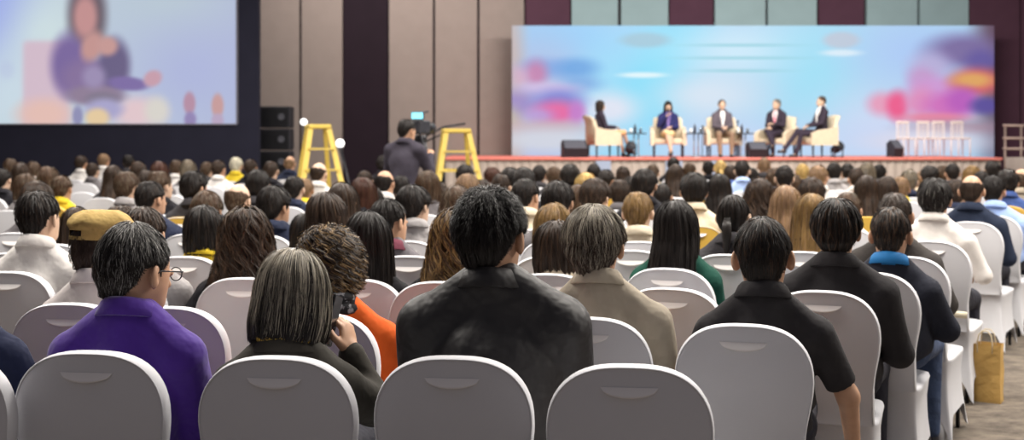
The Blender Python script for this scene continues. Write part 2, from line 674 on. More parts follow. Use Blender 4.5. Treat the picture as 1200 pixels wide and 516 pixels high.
def collar_geo(J, r0=0.066, kind='shirt'):
    """folded collar standing round the neck"""
    nk = np.array(J['neck'])
    c = nk + np.array([0, 0.002, 0.0])
    prof = {'shirt': [(r0 + 0.004, -0.02), (r0 - 0.002, 0.012), (r0 - 0.003, 0.036), (r0 + 0.001, 0.040), (r0 + 0.010, 0.030), (r0 + 0.026, -0.008), (r0 + 0.022, -0.012), (r0 + 0.006, 0.012)],
            'suit': [(r0 + 0.006, -0.03), (r0 + 0.001, 0.006), (r0 + 0.002, 0.026), (r0 + 0.006, 0.029), (r0 + 0.014, 0.020), (r0 + 0.034, -0.020), (r0 + 0.030, -0.026), (r0 + 0.010, 0.0)],
            'crew': [(r0 + 0.010, -0.022), (r0 + 0.002, -0.004), (r0 + 0.002, 0.006), (r0 + 0.007, 0.009), (r0 + 0.012, 0.003), (r0 + 0.018, -0.014)]}[kind]
    n = 40
    V, Fc = [], []
    for i, (r, z) in enumerate(prof):
        for k in range(n):
            th = 2 * pi * k / n
            back = -cos(th)          # 1 at front
            zz = z - 0.022 * (1 + back) / 2 * 1.6 + 0.004 * (1 - back)
            x = r * sin(th) * (1.0 + 0.06 * (1 - abs(back)))
            y = -r * cos(th) * 1.02
            V.append(c + np.array([x * 1.03, y * 1.05, zz + 0.012]))
    for i in range(len(prof) - 1):
        for k in range(n):
            Fc.append((i * n + k, i * n + (k + 1) % n, (i + 1) * n + (k + 1) % n, (i + 1) * n + k))
    return V, Fc


# ------------------------------------------------------------------ hair
def interp_tab(tab, x):
    a = np.array(tab, float)
    return np.interp(x, a[:, 0], a[:, 1])


STY = {
    # side: half width, back half depth, top height; low: rows below the equator (z, rx, ry, yc); zend: (angle from the back in degrees, z of the hair's edge)
    'short': dict(abc=(0.087, 0.106, 0.120), low=[(-0.035, .086, .104, -.004), (-0.07, .079, .096, -.008), (-0.105, .066, .086, -.014), (-.14, .058, .075, -.02)],
                  zend=[(0, -.084), (25, -.082), (45, -.066), (60, -.040), (72, .004), (88, .016), (97, -.014), (104, -.014), (112, .018), (130, .050), (180, .064)], L=0.038, lift=0.002, wave=0.02, J=.0045),
    'full': dict(abc=(0.094, 0.112, 0.124), low=[(-0.035, .094, .111, -.006), (-0.07, .086, .104, -.010), (-0.105, .070, .092, -.014), (-.14, .060, .08, -.02)],
                 zend=[(0, -.096), (25, -.094), (45, -.082), (62, -.060), (76, -.022), (90, -.008), (100, -.030), (108, -.024), (116, .005), (130, .045), (180, .055)], L=0.055, lift=0.003, wave=0.03, J=.006),
    'bob': dict(abc=(0.096, 0.112, 0.124), low=[(-0.04, .100, .113, -.004), (-0.08, .102, .110, -.006), (-0.12, .095, .102, -.008), (-.17, .080, .092, -.010)],
                zend=[(0, -.118), (40, -.120), (75, -.122), (100, -.115), (112, -.100), (122, -.03), (132, .045), (180, .055)], L=0.11, lift=0.001, wave=0.02, J=.006),
    'long': dict(abc=(0.092, 0.110, 0.122), low=[(-0.05, .096, .110, -.004), (-0.12, .101, .116, -.022), (-0.17, .106, .108, -.035), (-0.22, .112, .104, -.056), (-.28, .118, .100, -.070), (-.38, .112, .090, -.082), (-.46, .085, .07, -.085)],
                 zend=[(0, -.40), (30, -.38), (60, -.33), (88, -.26), (108, -.17), (118, -.08), (128, .03), (140, .05), (180, .06)], L=0.26, lift=0.0, wave=0.015, J=.006),
    'wavy': dict(abc=(0.096, 0.114, 0.126), low=[(-0.05, .106, .114, -.006), (-0.12, .118, .116, -.018), (-0.17, .128, .112, -.038), (-0.22, .136, .110, -.058), (-.28, .142, .106, -.070), (-.37, .125, .09, -.080), (-.44, .09, .07, -.082)],
                 zend=[(0, -.37), (30, -.35), (60, -.33), (90, -.28), (112, -.20), (122, -.08), (132, .03), (180, .055)], L=0.24, lift=0.0, wave=0.34, J=.014),
    'curly': dict(abc=(0.106, 0.122, 0.132), low=[(-0.04, .108, .122, -.006), (-0.08, .102, .116, -.010), (-0.12, .088, .104, -.012), (-.16, .07, .085, -.015)],
                  zend=[(0, -.140), (40, -.135), (70, -.110), (95, -.085), (112, -.06), (124, 0), (135, .045), (180, .055)], L=0.06, lift=0.008, wave=0.22, J=.010),
    'pony': dict(abc=(0.083, 0.104, 0.117), low=[(-0.035, .082, .102, -.004), (-0.07, .074, .094, -.008), (-0.105, .062, .082, -.012), (-.14, .056, .072, -.016)],
                 zend=[(0, -.085), (25, -.083), (45, -.070), (65, -.040), (80, .0), (100, -.01), (115, .03), (130, .06), (180, .07)], L=0.09, lift=0.0, wave=0.01, J=.003),
    'bald': dict(abc=(0.083, 0.102, 0.112), low=[(-0.035, .082, .101, -.004), (-0.07, .076, .094, -.008), (-0.105, .064, .084, -.012), (-.14, .058, .074, -.016)],
                 zend=[(0, -.080), (25, -.078), (45, -.064), (62, -.036), (74, .006), (88, .014), (97, -.01), (108, .01), (118, .03), (130, .05), (180, .06)], L=0.025, lift=0.001, wave=0.02, J=.003),
    'buzz': dict(abc=(0.082, 0.101, 0.111), low=[(-0.035, .081, .100, -.004), (-0.07, .075, .093, -.008), (-0.105, .063, .083, -.012), (-.14, .058, .074, -.016)],
                 zend=[(0, -.080), (25, -.078), (45, -.064), (62, -.036), (74, .006), (88, .014), (97, -.03), (108, -.0), (118, .03), (130, .05), (180, .06)], L=0.018, lift=0.003, wave=0.02, J=.002),
}


def skull_sdf(P):
    d = ell(P, (0, -0.004, 0.012), (0.075, 0.094, 0.098))
    d = smin(d, ell(P, (0, 0.030, -0.050), (0.060, 0.066, 0.070)), 0.03)
    return smin(d, cap(P, (0, -0.022, -0.050), (0, -0.034, -0.215), 0.056, 0.066), 0.03)


def skull_table(yc, z):
    th = np.linspace(-pi, pi, 73)
    lo = np.zeros((73, len(z)))
    hi = np.full((73, len(z)), 0.16)
    D = np.stack([np.sin(th), -np.cos(th), 0 * th], -1)[:, None, :]
    O = np.stack([0 * z, yc, z], -1)[None]
    for _ in range(16):
        m = (lo + hi) / 2
        ins = skull_sdf((O + D * m[..., None]).astype(np.float32)) < 0
        lo = np.where(ins, m, lo)
        hi = np.where(ins, hi, m)
    return th, (lo + hi) / 2


def hair_geo(style, seed=1, n=2500, wid=0.0014, grey=0.0, spiky=0.0, part=False, wavk=None, lenk=1.0, gfade=None, nth=96, lump=1.0):
    S = STY[style]
    rng = np.random.RandomState(seed)
    a, b, c = S['abc']
    fs = np.linspace(0.0, pi / 2, 22)
    rows = [(a * sin(f), b * sin(f), -0.006 - 0.020 * cos(f), c * cos(f)) for f in fs]
    lowr = S['low']
    zz = [r[0] for r in lowr]
    zl = np.concatenate([np.linspace(-0.008, zz[-1], 26)])
    L0 = [(0.0, a, b, -0.006)] + [tuple(r) for r in lowr]
    A = np.array(L0)[::-1]
    for z in zl:
        rows.append((np.interp(z, A[:, 0], A[:, 1]), np.interp(z, A[:, 0], A[:, 2]), np.interp(z, A[:, 0], A[:, 3]), z))
    R = np.array(rows)
    nr = len(R)
    # arc length along the back
    arc = np.concatenate([[0], np.cumsum(np.sqrt(np.diff(R[:, 2] - R[:, 1]) ** 2 + np.diff(R[:, 3]) ** 2))])
    tot = arc[-1]
    nph = [(rng.randint(2, 6), rng.uniform(0, 6.3), rng.uniform(.4, 1)) for _ in range(3)] + \
          [(rng.randint(9, 30), rng.uniform(0, 6.3), rng.uniform(.2, .6)) for _ in range(6)]

    snug = style in ('short', 'full', 'buzz', 'bald', 'pony')
    if snug:
        tth, tab = skull_table(R[:, 2], R[:, 3])

    def ev(th, s, off=0.0):
        """point and outward normal at angle th (0 at the back) and arc length s"""
        s = np.clip(s, 0, tot)
        rx = np.interp(s, arc, R[:, 0])
        ry = np.interp(s, arc, R[:, 1])
        yc = np.interp(s, arc, R[:, 2])
        z = np.interp(s, arc, R[:, 3])
        if snug:
            # the hair thins towards its edge, down to the skin
            w0 = {'full': 0.055, 'short': 0.075}.get(style, 0.05)
            e = np.clip((s - (send(th) - w0)) / w0, 0, 1) * np.clip((0.03 - z) / 0.03, 0, 1)
            e = e * e * (3 - 2 * e)
            a_i = (((th + pi) % (2 * pi)) / (2 * pi)) * 72
            i0 = np.clip(a_i.astype(int), 0, 71)
            fa = a_i - i0
            q_i = np.interp(s, arc, np.arange(nr))
            j0 = np.clip(q_i.astype(int), 0, nr - 2)
            fq = q_i - j0
            rs = (tab[i0, j0] * (1 - fa) + tab[i0 + 1, j0] * fa) * (1 - fq) + (tab[i0, j0 + 1] * (1 - fa) + tab[i0 + 1, j0 + 1] * fa) * fq
            rst = np.sqrt((rx * np.sin(th)) ** 2 + (ry * np.cos(th)) ** 2) + 1e-6
            k_ = 1 + ((rs + 0.0035) / rst - 1) * e
            rx, ry = rx * k_, ry * k_
        up = np.clip(z / c, 0, 1)
        hz = np.sqrt(1 - up ** 2)
        nx, ny, nz = np.sin(th) * hz, -np.cos(th) * hz, up
        clump = sum(w * np.sin(k * th + ph + s * (7 if k > 8 else 14)) for k, ph, w in nph) * 0.0022 * lump * np.clip(rx / 0.05, 0, 1)
        off = off + clump
        if part:
            # a parting that runs forward from the crown
            fy = np.exp(-((rx * np.sin(th) - 0.02) / 0.010) ** 2) * (np.cos(th) < 0) * np.clip(up * 1.5 - 0.6, 0, 1)
            off = off - 0.010 * fy
        return np.stack([rx * np.sin(th) + nx * off, yc - ry * np.cos(th) + ny * off, z + nz * off], -1), np.stack([nx, ny, nz], -1)

    deg = np.abs(np.degrees(((np.linspace(0, 2 * pi, nth, endpoint=False) + pi) % (2 * pi)) - pi))

    def send(th):
        d = np.abs(np.degrees(((th + pi) % (2 * pi)) - pi))
        ze = interp_tab(S['zend'], d)
        return np.interp(-ze, -R[:, 3], arc)
    # the cap
    ths = np.linspace(0, 2 * pi, nth, endpoint=False)
    se = send(ths)
    ns = 30 if tot < 0.4 else 44
    V = []
    s0f = 0.0
    bald = style == 'bald'
    s0 = np.zeros(nth)
    if bald:
        s0 = np.minimum(interp_tab([(0, .095), (60, .10), (90, .13), (120, .165), (180, .17)], np.abs(np.degrees(((ths + pi) % (2 * pi)) - pi))), se - 0.01)
    for i in range(ns + 1):
        s = s0 + (se - s0) * i / ns
        p, _ = ev(ths, s, -0.002)
        V.append(p)
    p, nn = ev(ths, se, 0)
    V.append(p - nn * np.array([0.014, 0.014, 0.004]))
    p2, nn = ev(ths, se - 0.02, 0)
    V.append(p2 - nn * 0.022)
    m = len(V)
    Vc = np.concatenate(V)
    F4 = []
    k = np.arange(nth)
    for i in range(m - 1):
        F4.append(np.stack([i * nth + k, i * nth + (k + 1) % nth, (i + 1) * nth + (k + 1) % nth, (i + 1) * nth + k], 1))
    F4 = np.concatenate(F4)
    mi = [np.zeros(len(F4), np.int32)]
    Vs, Fs = [Vc], [F4]
    if n:
        K = 7
        wv = S['wave'] if wavk is None else wavk
        th = rng.uniform(-pi, pi, n * 3)
        s = rng.uniform(0, 1, n * 3) ** 0.8
        smax = send(th)
        sA = s * smax
        if bald:
            lo = np.interp(np.abs(np.degrees(th)), [0, 60, 90, 120, 180], [.095, .10, .13, .165, .17])
            ok0 = sA > lo - 0.012 * rng.rand(len(lo))
        else:
            ok0 = sA >= 0
        rad = np.interp(sA, arc, R[:, 0]) / a
        keep = (rng.rand(n * 3) < np.clip(rad + 0.06, 0, 1)) & ok0
        th, sA, smax = th[keep][:n], sA[keep][:n], smax[keep][:n]
        N = len(th)
        L = S['L'] * lenk * rng.uniform(0.6, 1.25, N)
        lay = rng.uniform(0.0, 1, N) ** 2 * S['J'] * 1.3 * (np.clip((smax - sA) / 0.06, 0.12, 1) if snug else 1) + 0.001
        ph = np.round(th * 5) * 1.7 + rng.uniform(0, 1.2, N)
        drift = rng.normal(0, {'curly': 0.10, 'wavy': 0.05, 'short': 0.05, 'full': 0.055}.get(style, 0.03), N)
        pts, nrm = [], []
        for j in range(K):
            t = j / (K - 1)
            ss = sA + L * t
            over = np.clip(ss - smax + 0.002, 0, None)
            ss = ss - over * (0.93 if style in ('short', 'full', 'buzz', 'bald', 'pony') else 0.85)
            amp = wv * t * np.clip(L / 0.1, 0.3, 1) if style not in ('wavy', 'curly') else wv * (0.4 + 0.6 * t)
            fr = 40 if style in ('wavy',) else (110 if style == 'curly' else 12)
            tt = th + drift * t + amp * np.sin(ph + fr * ss)
            off = lay + S['lift'] * t * 1.5
            if style in ('curly', 'wavy'):
                off = off + S['J'] * 0.9 * np.cos(ph + fr * ss) * t
            if spiky:
                top = np.clip(1.25 - (sA / 0.17) ** 2, 0, 1)
                off = off + spiky * top * t * rng.uniform(0.5, 1.2, N)
            p, q = ev(tt, ss, off)
            pts.append(p)
            nrm.append(q)
        P = np.stack(pts, 1)
        Nn = np.stack(nrm, 1)
        T = np.gradient(P, axis=1)
        side = np.cross(T, Nn)
        side /= (np.linalg.norm(side, axis=-1, keepdims=True) + 1e-9)
        # random twist of each ribbon
        tw = rng.uniform(-0.7, 0.7, (N, 1, 1))
        side = side * np.cos(tw) + Nn * np.sin(tw)
        w = wid * np.array([0.8, 1, 1, 1, .9, .65, .12])[None, :, None] * rng.uniform(0.7, 1.3, (N, 1, 1))
        Va = (P - side * w).reshape(-1, 3)
        Vb = (P + side * w).reshape(-1, 3)
        base = len(Vc)
        NV = N * K
        ids = (np.arange(N)[:, None] * K + np.arange(K - 1)[None, :]).ravel()
        Fr = np.stack([ids, ids + 1, ids + 1 + NV, ids + NV], 1) + base
        Vs += [Va, Vb]
        Fs.append(Fr)
        g = (rng.rand(N) < grey * (1.0 if gfade is None else np.clip(1.15 - gfade * sA / smax, 0, 1))).astype(np.int32)
        mi.append(np.repeat(g, K - 1))
    V = np.concatenate(Vs)
    if style == 'pony':
        # tail and tie
        mb = MB()
        pts = [(0, -0.098, 0.0), (0, -0.125, -0.01), (0.004, -0.137, -0.05), (0.004, -0.135, -0.10), (0.0, -0.128, -0.16), (-0.002, -0.12, -0.21)]
        rs = [0.018, 0.017, 0.024, 0.025, 0.018, 0.005]
        tV, tF = [], []
        nn = 14
        for i, (p, r) in enumerate(zip(pts, rs)):
            for kk in range(nn):
                al = 2 * pi * kk / nn
                rr = r * (1 + 0.12 * sin(5 * al + i))
                tV.append((p[0] + rr * cos(al), p[1] + rr * sin(al) * (0.8), p[2] + (rr * sin(al) * 0.7 if i < 2 else 0)))
        b0 = len(V)
        for i in range(len(pts) - 1):
            for kk in range(nn):
                tF.append((b0 + i * nn + kk, b0 + i * nn + (kk + 1) % nn, b0 + (i + 1) * nn + (kk + 1) % nn, b0 + (i + 1) * nn + kk))
        V = np.concatenate([V, np.array(tV)])
        Fs.append(np.array(tF))
        mi.append(np.zeros(len(tF), np.int32))
    return V, np.concatenate(Fs), np.concatenate(mi)


def hair_mesh(name, style, col, col2='grey', **kw):
    V, Fc, mi = hair_geo(style, **kw)
    return raw_mesh(name, V, Fc, [HAIR[col], HAIR[col2]], True, mi)
# ------------------------------------------------------------------ the hall
def at(px, py, s):
    """world point seen at pixel (px, py) at s pixels per metre"""
    return ((px - 600.0) / s, F / s, CAMZ - (py - HOR) / s)


def structure(o):
    o['kind'] = 'structure'
    return o


carpet = mat('carpet', srgb(176, 163, 146), 0.95, noise=0.0, spec=0.1)
nt = carpet.node_tree
b = nt.nodes['Principled BSDF']
tc = nt.nodes.new('ShaderNodeTexCoord')
mp = nt.nodes.new('ShaderNodeMapping')
mp.inputs['Rotation'].default_value = (0, 0, 0.5)
mp.inputs['Scale'].default_value = (1.6, 2.6, 1)
n1 = nt.nodes.new('ShaderNodeTexNoise')
n1.inputs['Scale'].default_value = 3.2
n1.inputs['Detail'].default_value = 7
n1.inputs['Roughness'].default_value = 0.72
n2 = nt.nodes.new('ShaderNodeTexNoise')
n2.inputs['Scale'].default_value = 160
r = nt.nodes.new('ShaderNodeValToRGB')
r.color_ramp.elements[0].position = 0.36
r.color_ramp.elements[1].position = 0.62
r.color_ramp.elements[0].color = (*srgb(84, 77, 71), 1)
r.color_ramp.elements[1].color = (*srgb(124, 114, 103), 1)
mx = nt.nodes.new('ShaderNodeMix')
mx.data_type = 'RGBA'
mx.blend_type = 'MULTIPLY'
mx.inputs[0].default_value = 0.5
r2 = nt.nodes.new('ShaderNodeValToRGB')
r2.color_ramp.elements[0].position = 0.3
r2.color_ramp.elements[0].color = (.55, .55, .55, 1)
nt.links.new(tc.outputs['Object'], mp.inputs[0])
nt.links.new(mp.outputs[0], n1.inputs['Vector'])
nt.links.new(tc.outputs['Object'], n2.inputs['Vector'])
nt.links.new(n1.outputs['Fac'], r.inputs[0])
nt.links.new(n2.outputs['Fac'], r2.inputs[0])
nt.links.new(r.outputs[0], mx.inputs[6])
nt.links.new(r2.outputs[0], mx.inputs[7])
nt.links.new(mx.outputs[2], b.inputs['Base Color'])

structure(MB().box((-18, -3, -0.2), (18, 33, 0.0)).obj('floor', carpet))
wall_tan = mat('wall_panel_fabric', srgb(146, 134, 128), 0.9, noise=0.04, nscale=3, spec=0.1)
wall_maroon = mat('wall_maroon', srgb(84, 56, 70), 0.85, noise=0.06, nscale=2, spec=0.15)
wall_plum = mat('wall_dark_plum', srgb(38, 28, 36), 0.85, noise=0.06, nscale=2, spec=0.15)
wall_groove = mat('wall_groove', srgb(60, 50, 56), 0.9)
wall_teal = mat('wall_pale_teal', srgb(150, 172, 176), 0.8, noise=0.05, nscale=1.5, spec=0.2)
SW = F / 32.0


def wx(px):
    return (px - 600.0) / SW


WALLMATS = [wall_tan, wall_plum, wall_groove, wall_teal, wall_maroon]
w = MB()
w.box((-18, 32.15, 0), (18, 32.4, 8), 2)
for (a, c, k) in ((-200, 302, 0), (303, 350.5, 0), (353.5, 401, 0), (402, 454, 1), (456, 507, 0), (510, 559, 0), (562, 614, 0), (616, 668, 4), (670, 724, 3),
                  (728, 783, 3), (785, 836, 4), (838, 897, 3), (900, 957, 3), (960, 1013, 4), (1016, 1075, 3), (1078, 1135, 3), (1137, 1196, 4), (1198, 1330, 4)):
    w.box((wx(a), 32.0 if k not in (1, 4) else 32.06, 0), (wx(c), 32.2, 7.99), k)
structure(w.obj('wall_front', WALLMATS))
structure(MB().box((17.6, -3, 0), (18, 32.0, 8)).obj('wall_right', wall_tan))
structure(MB().box((-18, -3, 0), (-17.6, 32.0, 8)).obj('wall_left', wall_tan))

# ------------------------------------------------------------------ printed and projected pictures (flat things): colour per vertex
def picture(name, x0, x1, y0, y1, Y, fn, strength, parent=None, nx=260, nz=120, edges=None):
    """a flat lit picture filling the pixel rectangle at depth Y"""
    s = F / Y
    xs = np.linspace(x0, x1, nx)
    ys = np.linspace(y1, y0, nz)
    X, Z = np.meshgrid(xs, ys)
    C = np.clip(fn(X, Z), 0, 1) / 255.0 if False else np.clip(fn(X, Z) / 255.0, 0, 1)
    V = np.stack([(X - 600) / s, np.full_like(X, Y), CAMZ - (Z - HOR) / s], -1).reshape(-1, 3)
    i = np.arange(nz - 1)[:, None] * nx + np.arange(nx - 1)[None, :]
    i = i.ravel()
    Q = np.stack([i, i + 1, i + nx + 1, i + nx], 1)
    m = bpy.data.materials.new(name + '_picture')
    m.use_nodes = True
    t = m.node_tree
    bs = t.nodes['Principled BSDF']
    at_ = t.nodes.new('ShaderNodeAttribute')
    at_.attribute_name = 'picture'
    bs.inputs['Base Color'].default_value = (0.02, 0.02, 0.02, 1)
    bs.inputs['Roughness'].default_value = 0.6
    t.links.new(at_.outputs['Color'], bs.inputs['Emission Color'])
    bs.inputs['Emission Strength'].default_value = strength
    me = raw_mesh(name, V, Q, m, False)
    lin = np.where(C <= 0.04045, C / 12.92, ((C + 0.055) / 1.055) ** 2.4)
    col = np.concatenate([lin.reshape(-1, 3), np.ones((len(V), 1))], 1).astype(np.float32)
    ca = me.color_attributes.new('picture', 'FLOAT_COLOR', 'POINT')
    ca.data.foreach_set('color', col.ravel())
    return link(name, me, parent)


def blob(X, Y, cx, cy, rx, ry, soft=1.0, ang=0.0):
    dx, dy = X - cx, Y - cy
    u = dx * cos(ang) + dy * sin(ang)
    v = -dx * sin(ang) + dy * cos(ang)
    d = np.sqrt((u / rx) ** 2 + (v / ry) ** 2)
    return np.clip((1 + soft / 2 - d) / soft, 0, 1)[..., None] ** 1.0 * 1.0


def sm(x):
    return x * x * (3 - 2 * x)


def lay(C, m, col):
    m = sm(m)
    return C * (1 - m) + np.array(col, float) * m


def screen_fn(X, Y):
    t = np.clip(X / 277, 0, 1)[..., None]
    v = np.clip(Y / 145, 0, 1)[..., None]
    C = np.array([205, 224, 234.]) * (1 - t) + np.array([184, 194, 226.]) * t
    C = lay(C, blob(X, Y, -10, 10, 50, 70, 1.6), (168, 184, 246))
    C = lay(C, blob(X, Y, 50, 40, 45, 60, 1.6, 0.5) * 0.7, (222, 240, 240))
    C = lay(C, blob(X, Y, 15, 110, 40, 50, 1.6) * 0.7, (214, 232, 244))
    C = lay(C, blob(X, Y, 200, 0, 80, 40, 1.6) * 0.6, (196, 214, 222))
    C = lay(C, blob(X, Y, 225, 85, 70, 55, 1.6) * 0.6, (178, 186, 232))
    C = lay(C, blob(X, Y, 8, 82, 10, 12, 1.0) * 0.4, (190, 200, 236))
    # the armchair
    m = (1 / (1 + np.exp(-(X - 27) / 2.2))) * (1 / (1 + np.exp((X - 80) / 3.0))) * (1 / (1 + np.exp(-(Y - 48) / 2.2)))
    C = lay(C, m[..., None], (222, 198, 214))
    C = lay(C, blob(X, Y, 52, 134, 30, 18, 1.2), (240, 200, 190))
    C = lay(C, blob(X, Y, 160, 132, 28, 18, 1.2), (236, 208, 214))
    C = lay(C, blob(X, Y, 184, 130, 14, 16, 1.2), (226, 222, 214))
    # the speaker: hair, dress, face, hands
    C = lay(C, blob(X, Y, 102, 18, 22, 46, 0.8), (104, 92, 104))
    C = lay(C, blob(X, Y, 82, 76, 22, 36, 0.8), (128, 108, 166))
    C = lay(C, blob(X, Y, 108, 92, 36, 24, 0.8), (140, 118, 164))
    C = lay(C, blob(X, Y, 134, 76, 18, 30, 0.8), (108, 98, 138))
    C = lay(C, blob(X, Y, 112, 112, 34, 12, 0.7), (150, 132, 158))
    C = lay(C, blob(X, Y, 150, 98, 24, 8, 0.6, 0.1), (130, 112, 172))
    C = lay(C, blob(X, Y, 110, 90, 14, 14, 0.9) * 0.8, (166, 152, 192))
    C = lay(C, blob(X, Y, 120, 116, 20, 8, 0.8), (136, 126, 148))
    C = lay(C, blob(X, Y, 122, 128, 22, 12, 0.9), (176, 172, 214))
    C = lay(C, blob(X, Y, 100, 20, 14, 26, 0.9), (206, 152, 152))
    C = lay(C, blob(X, Y, 108, 54, 12, 18, 0.9, 0.4), (206, 156, 152))
    C = lay(C, blob(X, Y, 126, 54, 12, 11, 0.9), (208, 160, 156))
    C = lay(C, blob(X, Y, 179, 92, 11, 9, 0.7, -0.5), (208, 164, 180))
    C = lay(C, blob(X, Y, 114, 138, 14, 11, 0.8), (240, 212, 168))
    C = lay(C, blob(X, Y, 91, 136, 6, 12, 0.8), (150, 150, 190))
    C = lay(C, blob(X, Y, 222, 121, 7, 13, 0.6), (188, 146, 170))
    C = lay(C, blob(X, Y, 223, 140, 7, 9, 0.7), (150, 136, 186))
    C = lay(C, blob(X, Y, 255, 124, 7, 14, 0.6), (206, 160, 160))
    C = lay(C, blob(X, Y, 255, 141, 7, 8, 0.7), (190, 170, 200))
    return C


def backdrop_fn(X, Y):
    C = np.zeros(X.shape + (3,)) + np.array([176, 216, 244.])
    C = lay(C, blob(X, Y, 650, 60, 100, 60, 1.6), (146, 206, 250))
    C = lay(C, blob(X, Y, 625, 130, 60, 80, 1.4), (178, 190, 228))
    C = lay(C, blob(X, Y, 760, 110, 40, 120, 1.6, 0.45), (122, 220, 250))
    C = lay(C, blob(X, Y, 700, 100, 30, 60, 1.6, 0.45) * 0.6, (150, 224, 250))
    C = lay(C, blob(X, Y, 870, 60, 90, 30, 1.6) * 0.7, (206, 236, 252))
    C = lay(C, blob(X, Y, 960, 100, 55, 90, 1.6) * 0.8, (152, 224, 248))
    C = lay(C, blob(X, Y, 830, 112, 60, 26, 1.6) * 0.85, (212, 228, 244))
    C = lay(C, blob(X, Y, 715, 128, 34, 20, 1.4) * 0.9, (222, 228, 244))
    C = lay(C, blob(X, Y, 1040, 150, 80, 50, 1.6) * 0.85, (206, 220, 248))
    C = lay(C, blob(X, Y, 1070, 60, 70, 40, 1.6) * 0.8, (172, 204, 250))
    C = lay(C, blob(X, Y, 880, 165, 200, 26, 1.5) * 0.6, (200, 214, 248))
    # rules under the heading
    for (cx, cy, rx) in ((868, 53, 70), (868, 68, 80), (868, 83, 60)):
        C = lay(C, blob(X, Y, cx, cy, rx, 1.8, 1.0) * 0.75, (140, 206, 222))
    # two small emblem blocks
    C = lay(C, blob(X, Y, 756, 47, 30, 9, 0.7) * 0.8, (156, 196, 216))
    C = lay(C, blob(X, Y, 753, 88, 28, 3.2, 0.9) * 0.9, (226, 246, 252))
    C = lay(C, blob(X, Y, 986, 47, 22, 10, 0.6) * 0.8, (190, 200, 218))
    C = lay(C, blob(X, Y, 986, 62, 24, 4, 0.9) * 0.8, (224, 240, 252))
    C = lay(C, blob(X, Y, 598, 110, 16, 150, 1.4) * 0.9, (196, 178, 176))
    C = lay(C, blob(X, Y, 1170, 60, 26, 140, 1.4) * 0.9, (96, 70, 92))
    # coloured collage at the left
    for (cx, cy, rx, ry, c, k) in ((640, 80, 34, 12, (120, 160, 226), .7), (676, 80, 26, 12, (90, 160, 226), .8), (628, 86, 14, 16, (196, 120, 170), .8),
                                   (605, 90, 16, 14, (214, 168, 200), .7), (680, 98, 26, 10, (110, 164, 226), .7), (640, 104, 40, 8, (206, 190, 230), .8),
                                   (592, 100, 14, 40, (190, 180, 190), .7), (605, 122, 26, 16, (150, 132, 198), .8), (655, 118, 30, 14, (112, 120, 210), .8),
                                   (652, 132, 26, 14, (226, 90, 160), .95), (676, 132, 10, 14, (190, 110, 200), .8), (632, 136, 18, 10, (176, 156, 220), .7),
                                   (590, 136, 18, 14, (196, 190, 160), .7), (640, 150, 60, 10, (196, 172, 180), .7), (640, 164, 66, 14, (208, 214, 226), .8)):
        C = lay(C, blob(X, Y, cx, cy, rx, ry, 1.2) * k, c)
    # coloured collage at the right
    for (cx, cy, rx, ry, c, k) in ((1130, 60, 44, 20, (120, 104, 160), .9), (1150, 72, 20, 14, (96, 84, 160), .8), (1090, 80, 26, 20, (186, 176, 220), .8), (1080, 92, 18, 14, (200, 150, 204), .7),
                                   (1100, 104, 34, 14, (210, 150, 214), .8), (1144, 96, 30, 16, (214, 96, 104), .95), (1140, 94, 24, 9, (226, 168, 96), .9), (1034, 122, 18, 14, (234, 150, 184), .8),
                                   (1052, 124, 13, 17, (238, 84, 140), .95), (1078, 120, 18, 18, (224, 140, 190), .85), (1110, 124, 28, 16, (210, 108, 190), .9),
                                   (1128, 118, 20, 16, (186, 88, 190), .85), (1155, 124, 18, 10, (86, 72, 156), .9), (1095, 138, 44, 6, (232, 130, 160), .8), (1120, 150, 60, 10, (172, 140, 158), .7),
                                   (1090, 166, 70, 14, (222, 220, 236), .8)):
        C = lay(C, blob(X, Y, cx, cy, rx, ry, 1.1) * k, c)
    return C


black_frame = mat('black_drape', srgb(40, 40, 54), 0.8, noise=0.08, nscale=2, spec=0.15)
scr = empty('projection_screen', ((140 - 600) / (F / 26), 26.0, 0))
tag(scr, 'large projection screen with black surround showing a close view of a seated speaker', 'screen')
SX = -460 / (F / 26.0)


def rel(o, par):
    o.location = tuple(np.array(o.location) - np.array(par.location))
    return o


s26 = F / 26.0
rel(picture('screen_image', -150, 277, -70, 145, 25.98, screen_fn, 0.86, scr, 300, 130), scr)
fm = MB()
zb = CAMZ + 22 / s26
fm.box((-16.2, 26.0, 0.0), (-297.5 / s26, 26.25, zb - 0.02), 0)
fm.box((-322 / s26, 26.0, zb - 0.02), (-297.5 / s26, 26.25, 6.4), 0)
fm.box((-16.2, 26.06, zb - 0.02), (-322 / s26, 26.25, 6.4), 0)
rel(fm.obj('screen_surround', black_frame, scr), scr)
bz = MB()
bz.box((-16.2, 25.95, zb - 0.03), (-322 / s26, 26.0, zb), 0)
bz.box((-323 / s26, 25.95, zb), (-321 / s26, 26.0, 6.3), 0)
rel(bz.obj('screen_border', mat('screen_border', srgb(120, 118, 130), 0.6), scr), scr)

# the stage backdrop
bd = empty('stage_backdrop', (6.0, 31.0, 1.15))
tag(bd, 'wide light blue stage backdrop with pink and red collages at both ends', 'backdrop')
rel(picture('backdrop_print', 600, 1165, 30, 186, 31.0, backdrop_fn, 0.92, bd, 330, 120), bd)
s31 = F / 31.0
fr = MB()
fr.box((0.0, 31.02, 1.15), (565 / s31, 31.12, 1.5 + 137 / s31), 0)
rel(fr.obj('backdrop_frame', mat('backdrop_frame', (.25, .25, .28), 0.7), bd), bd)

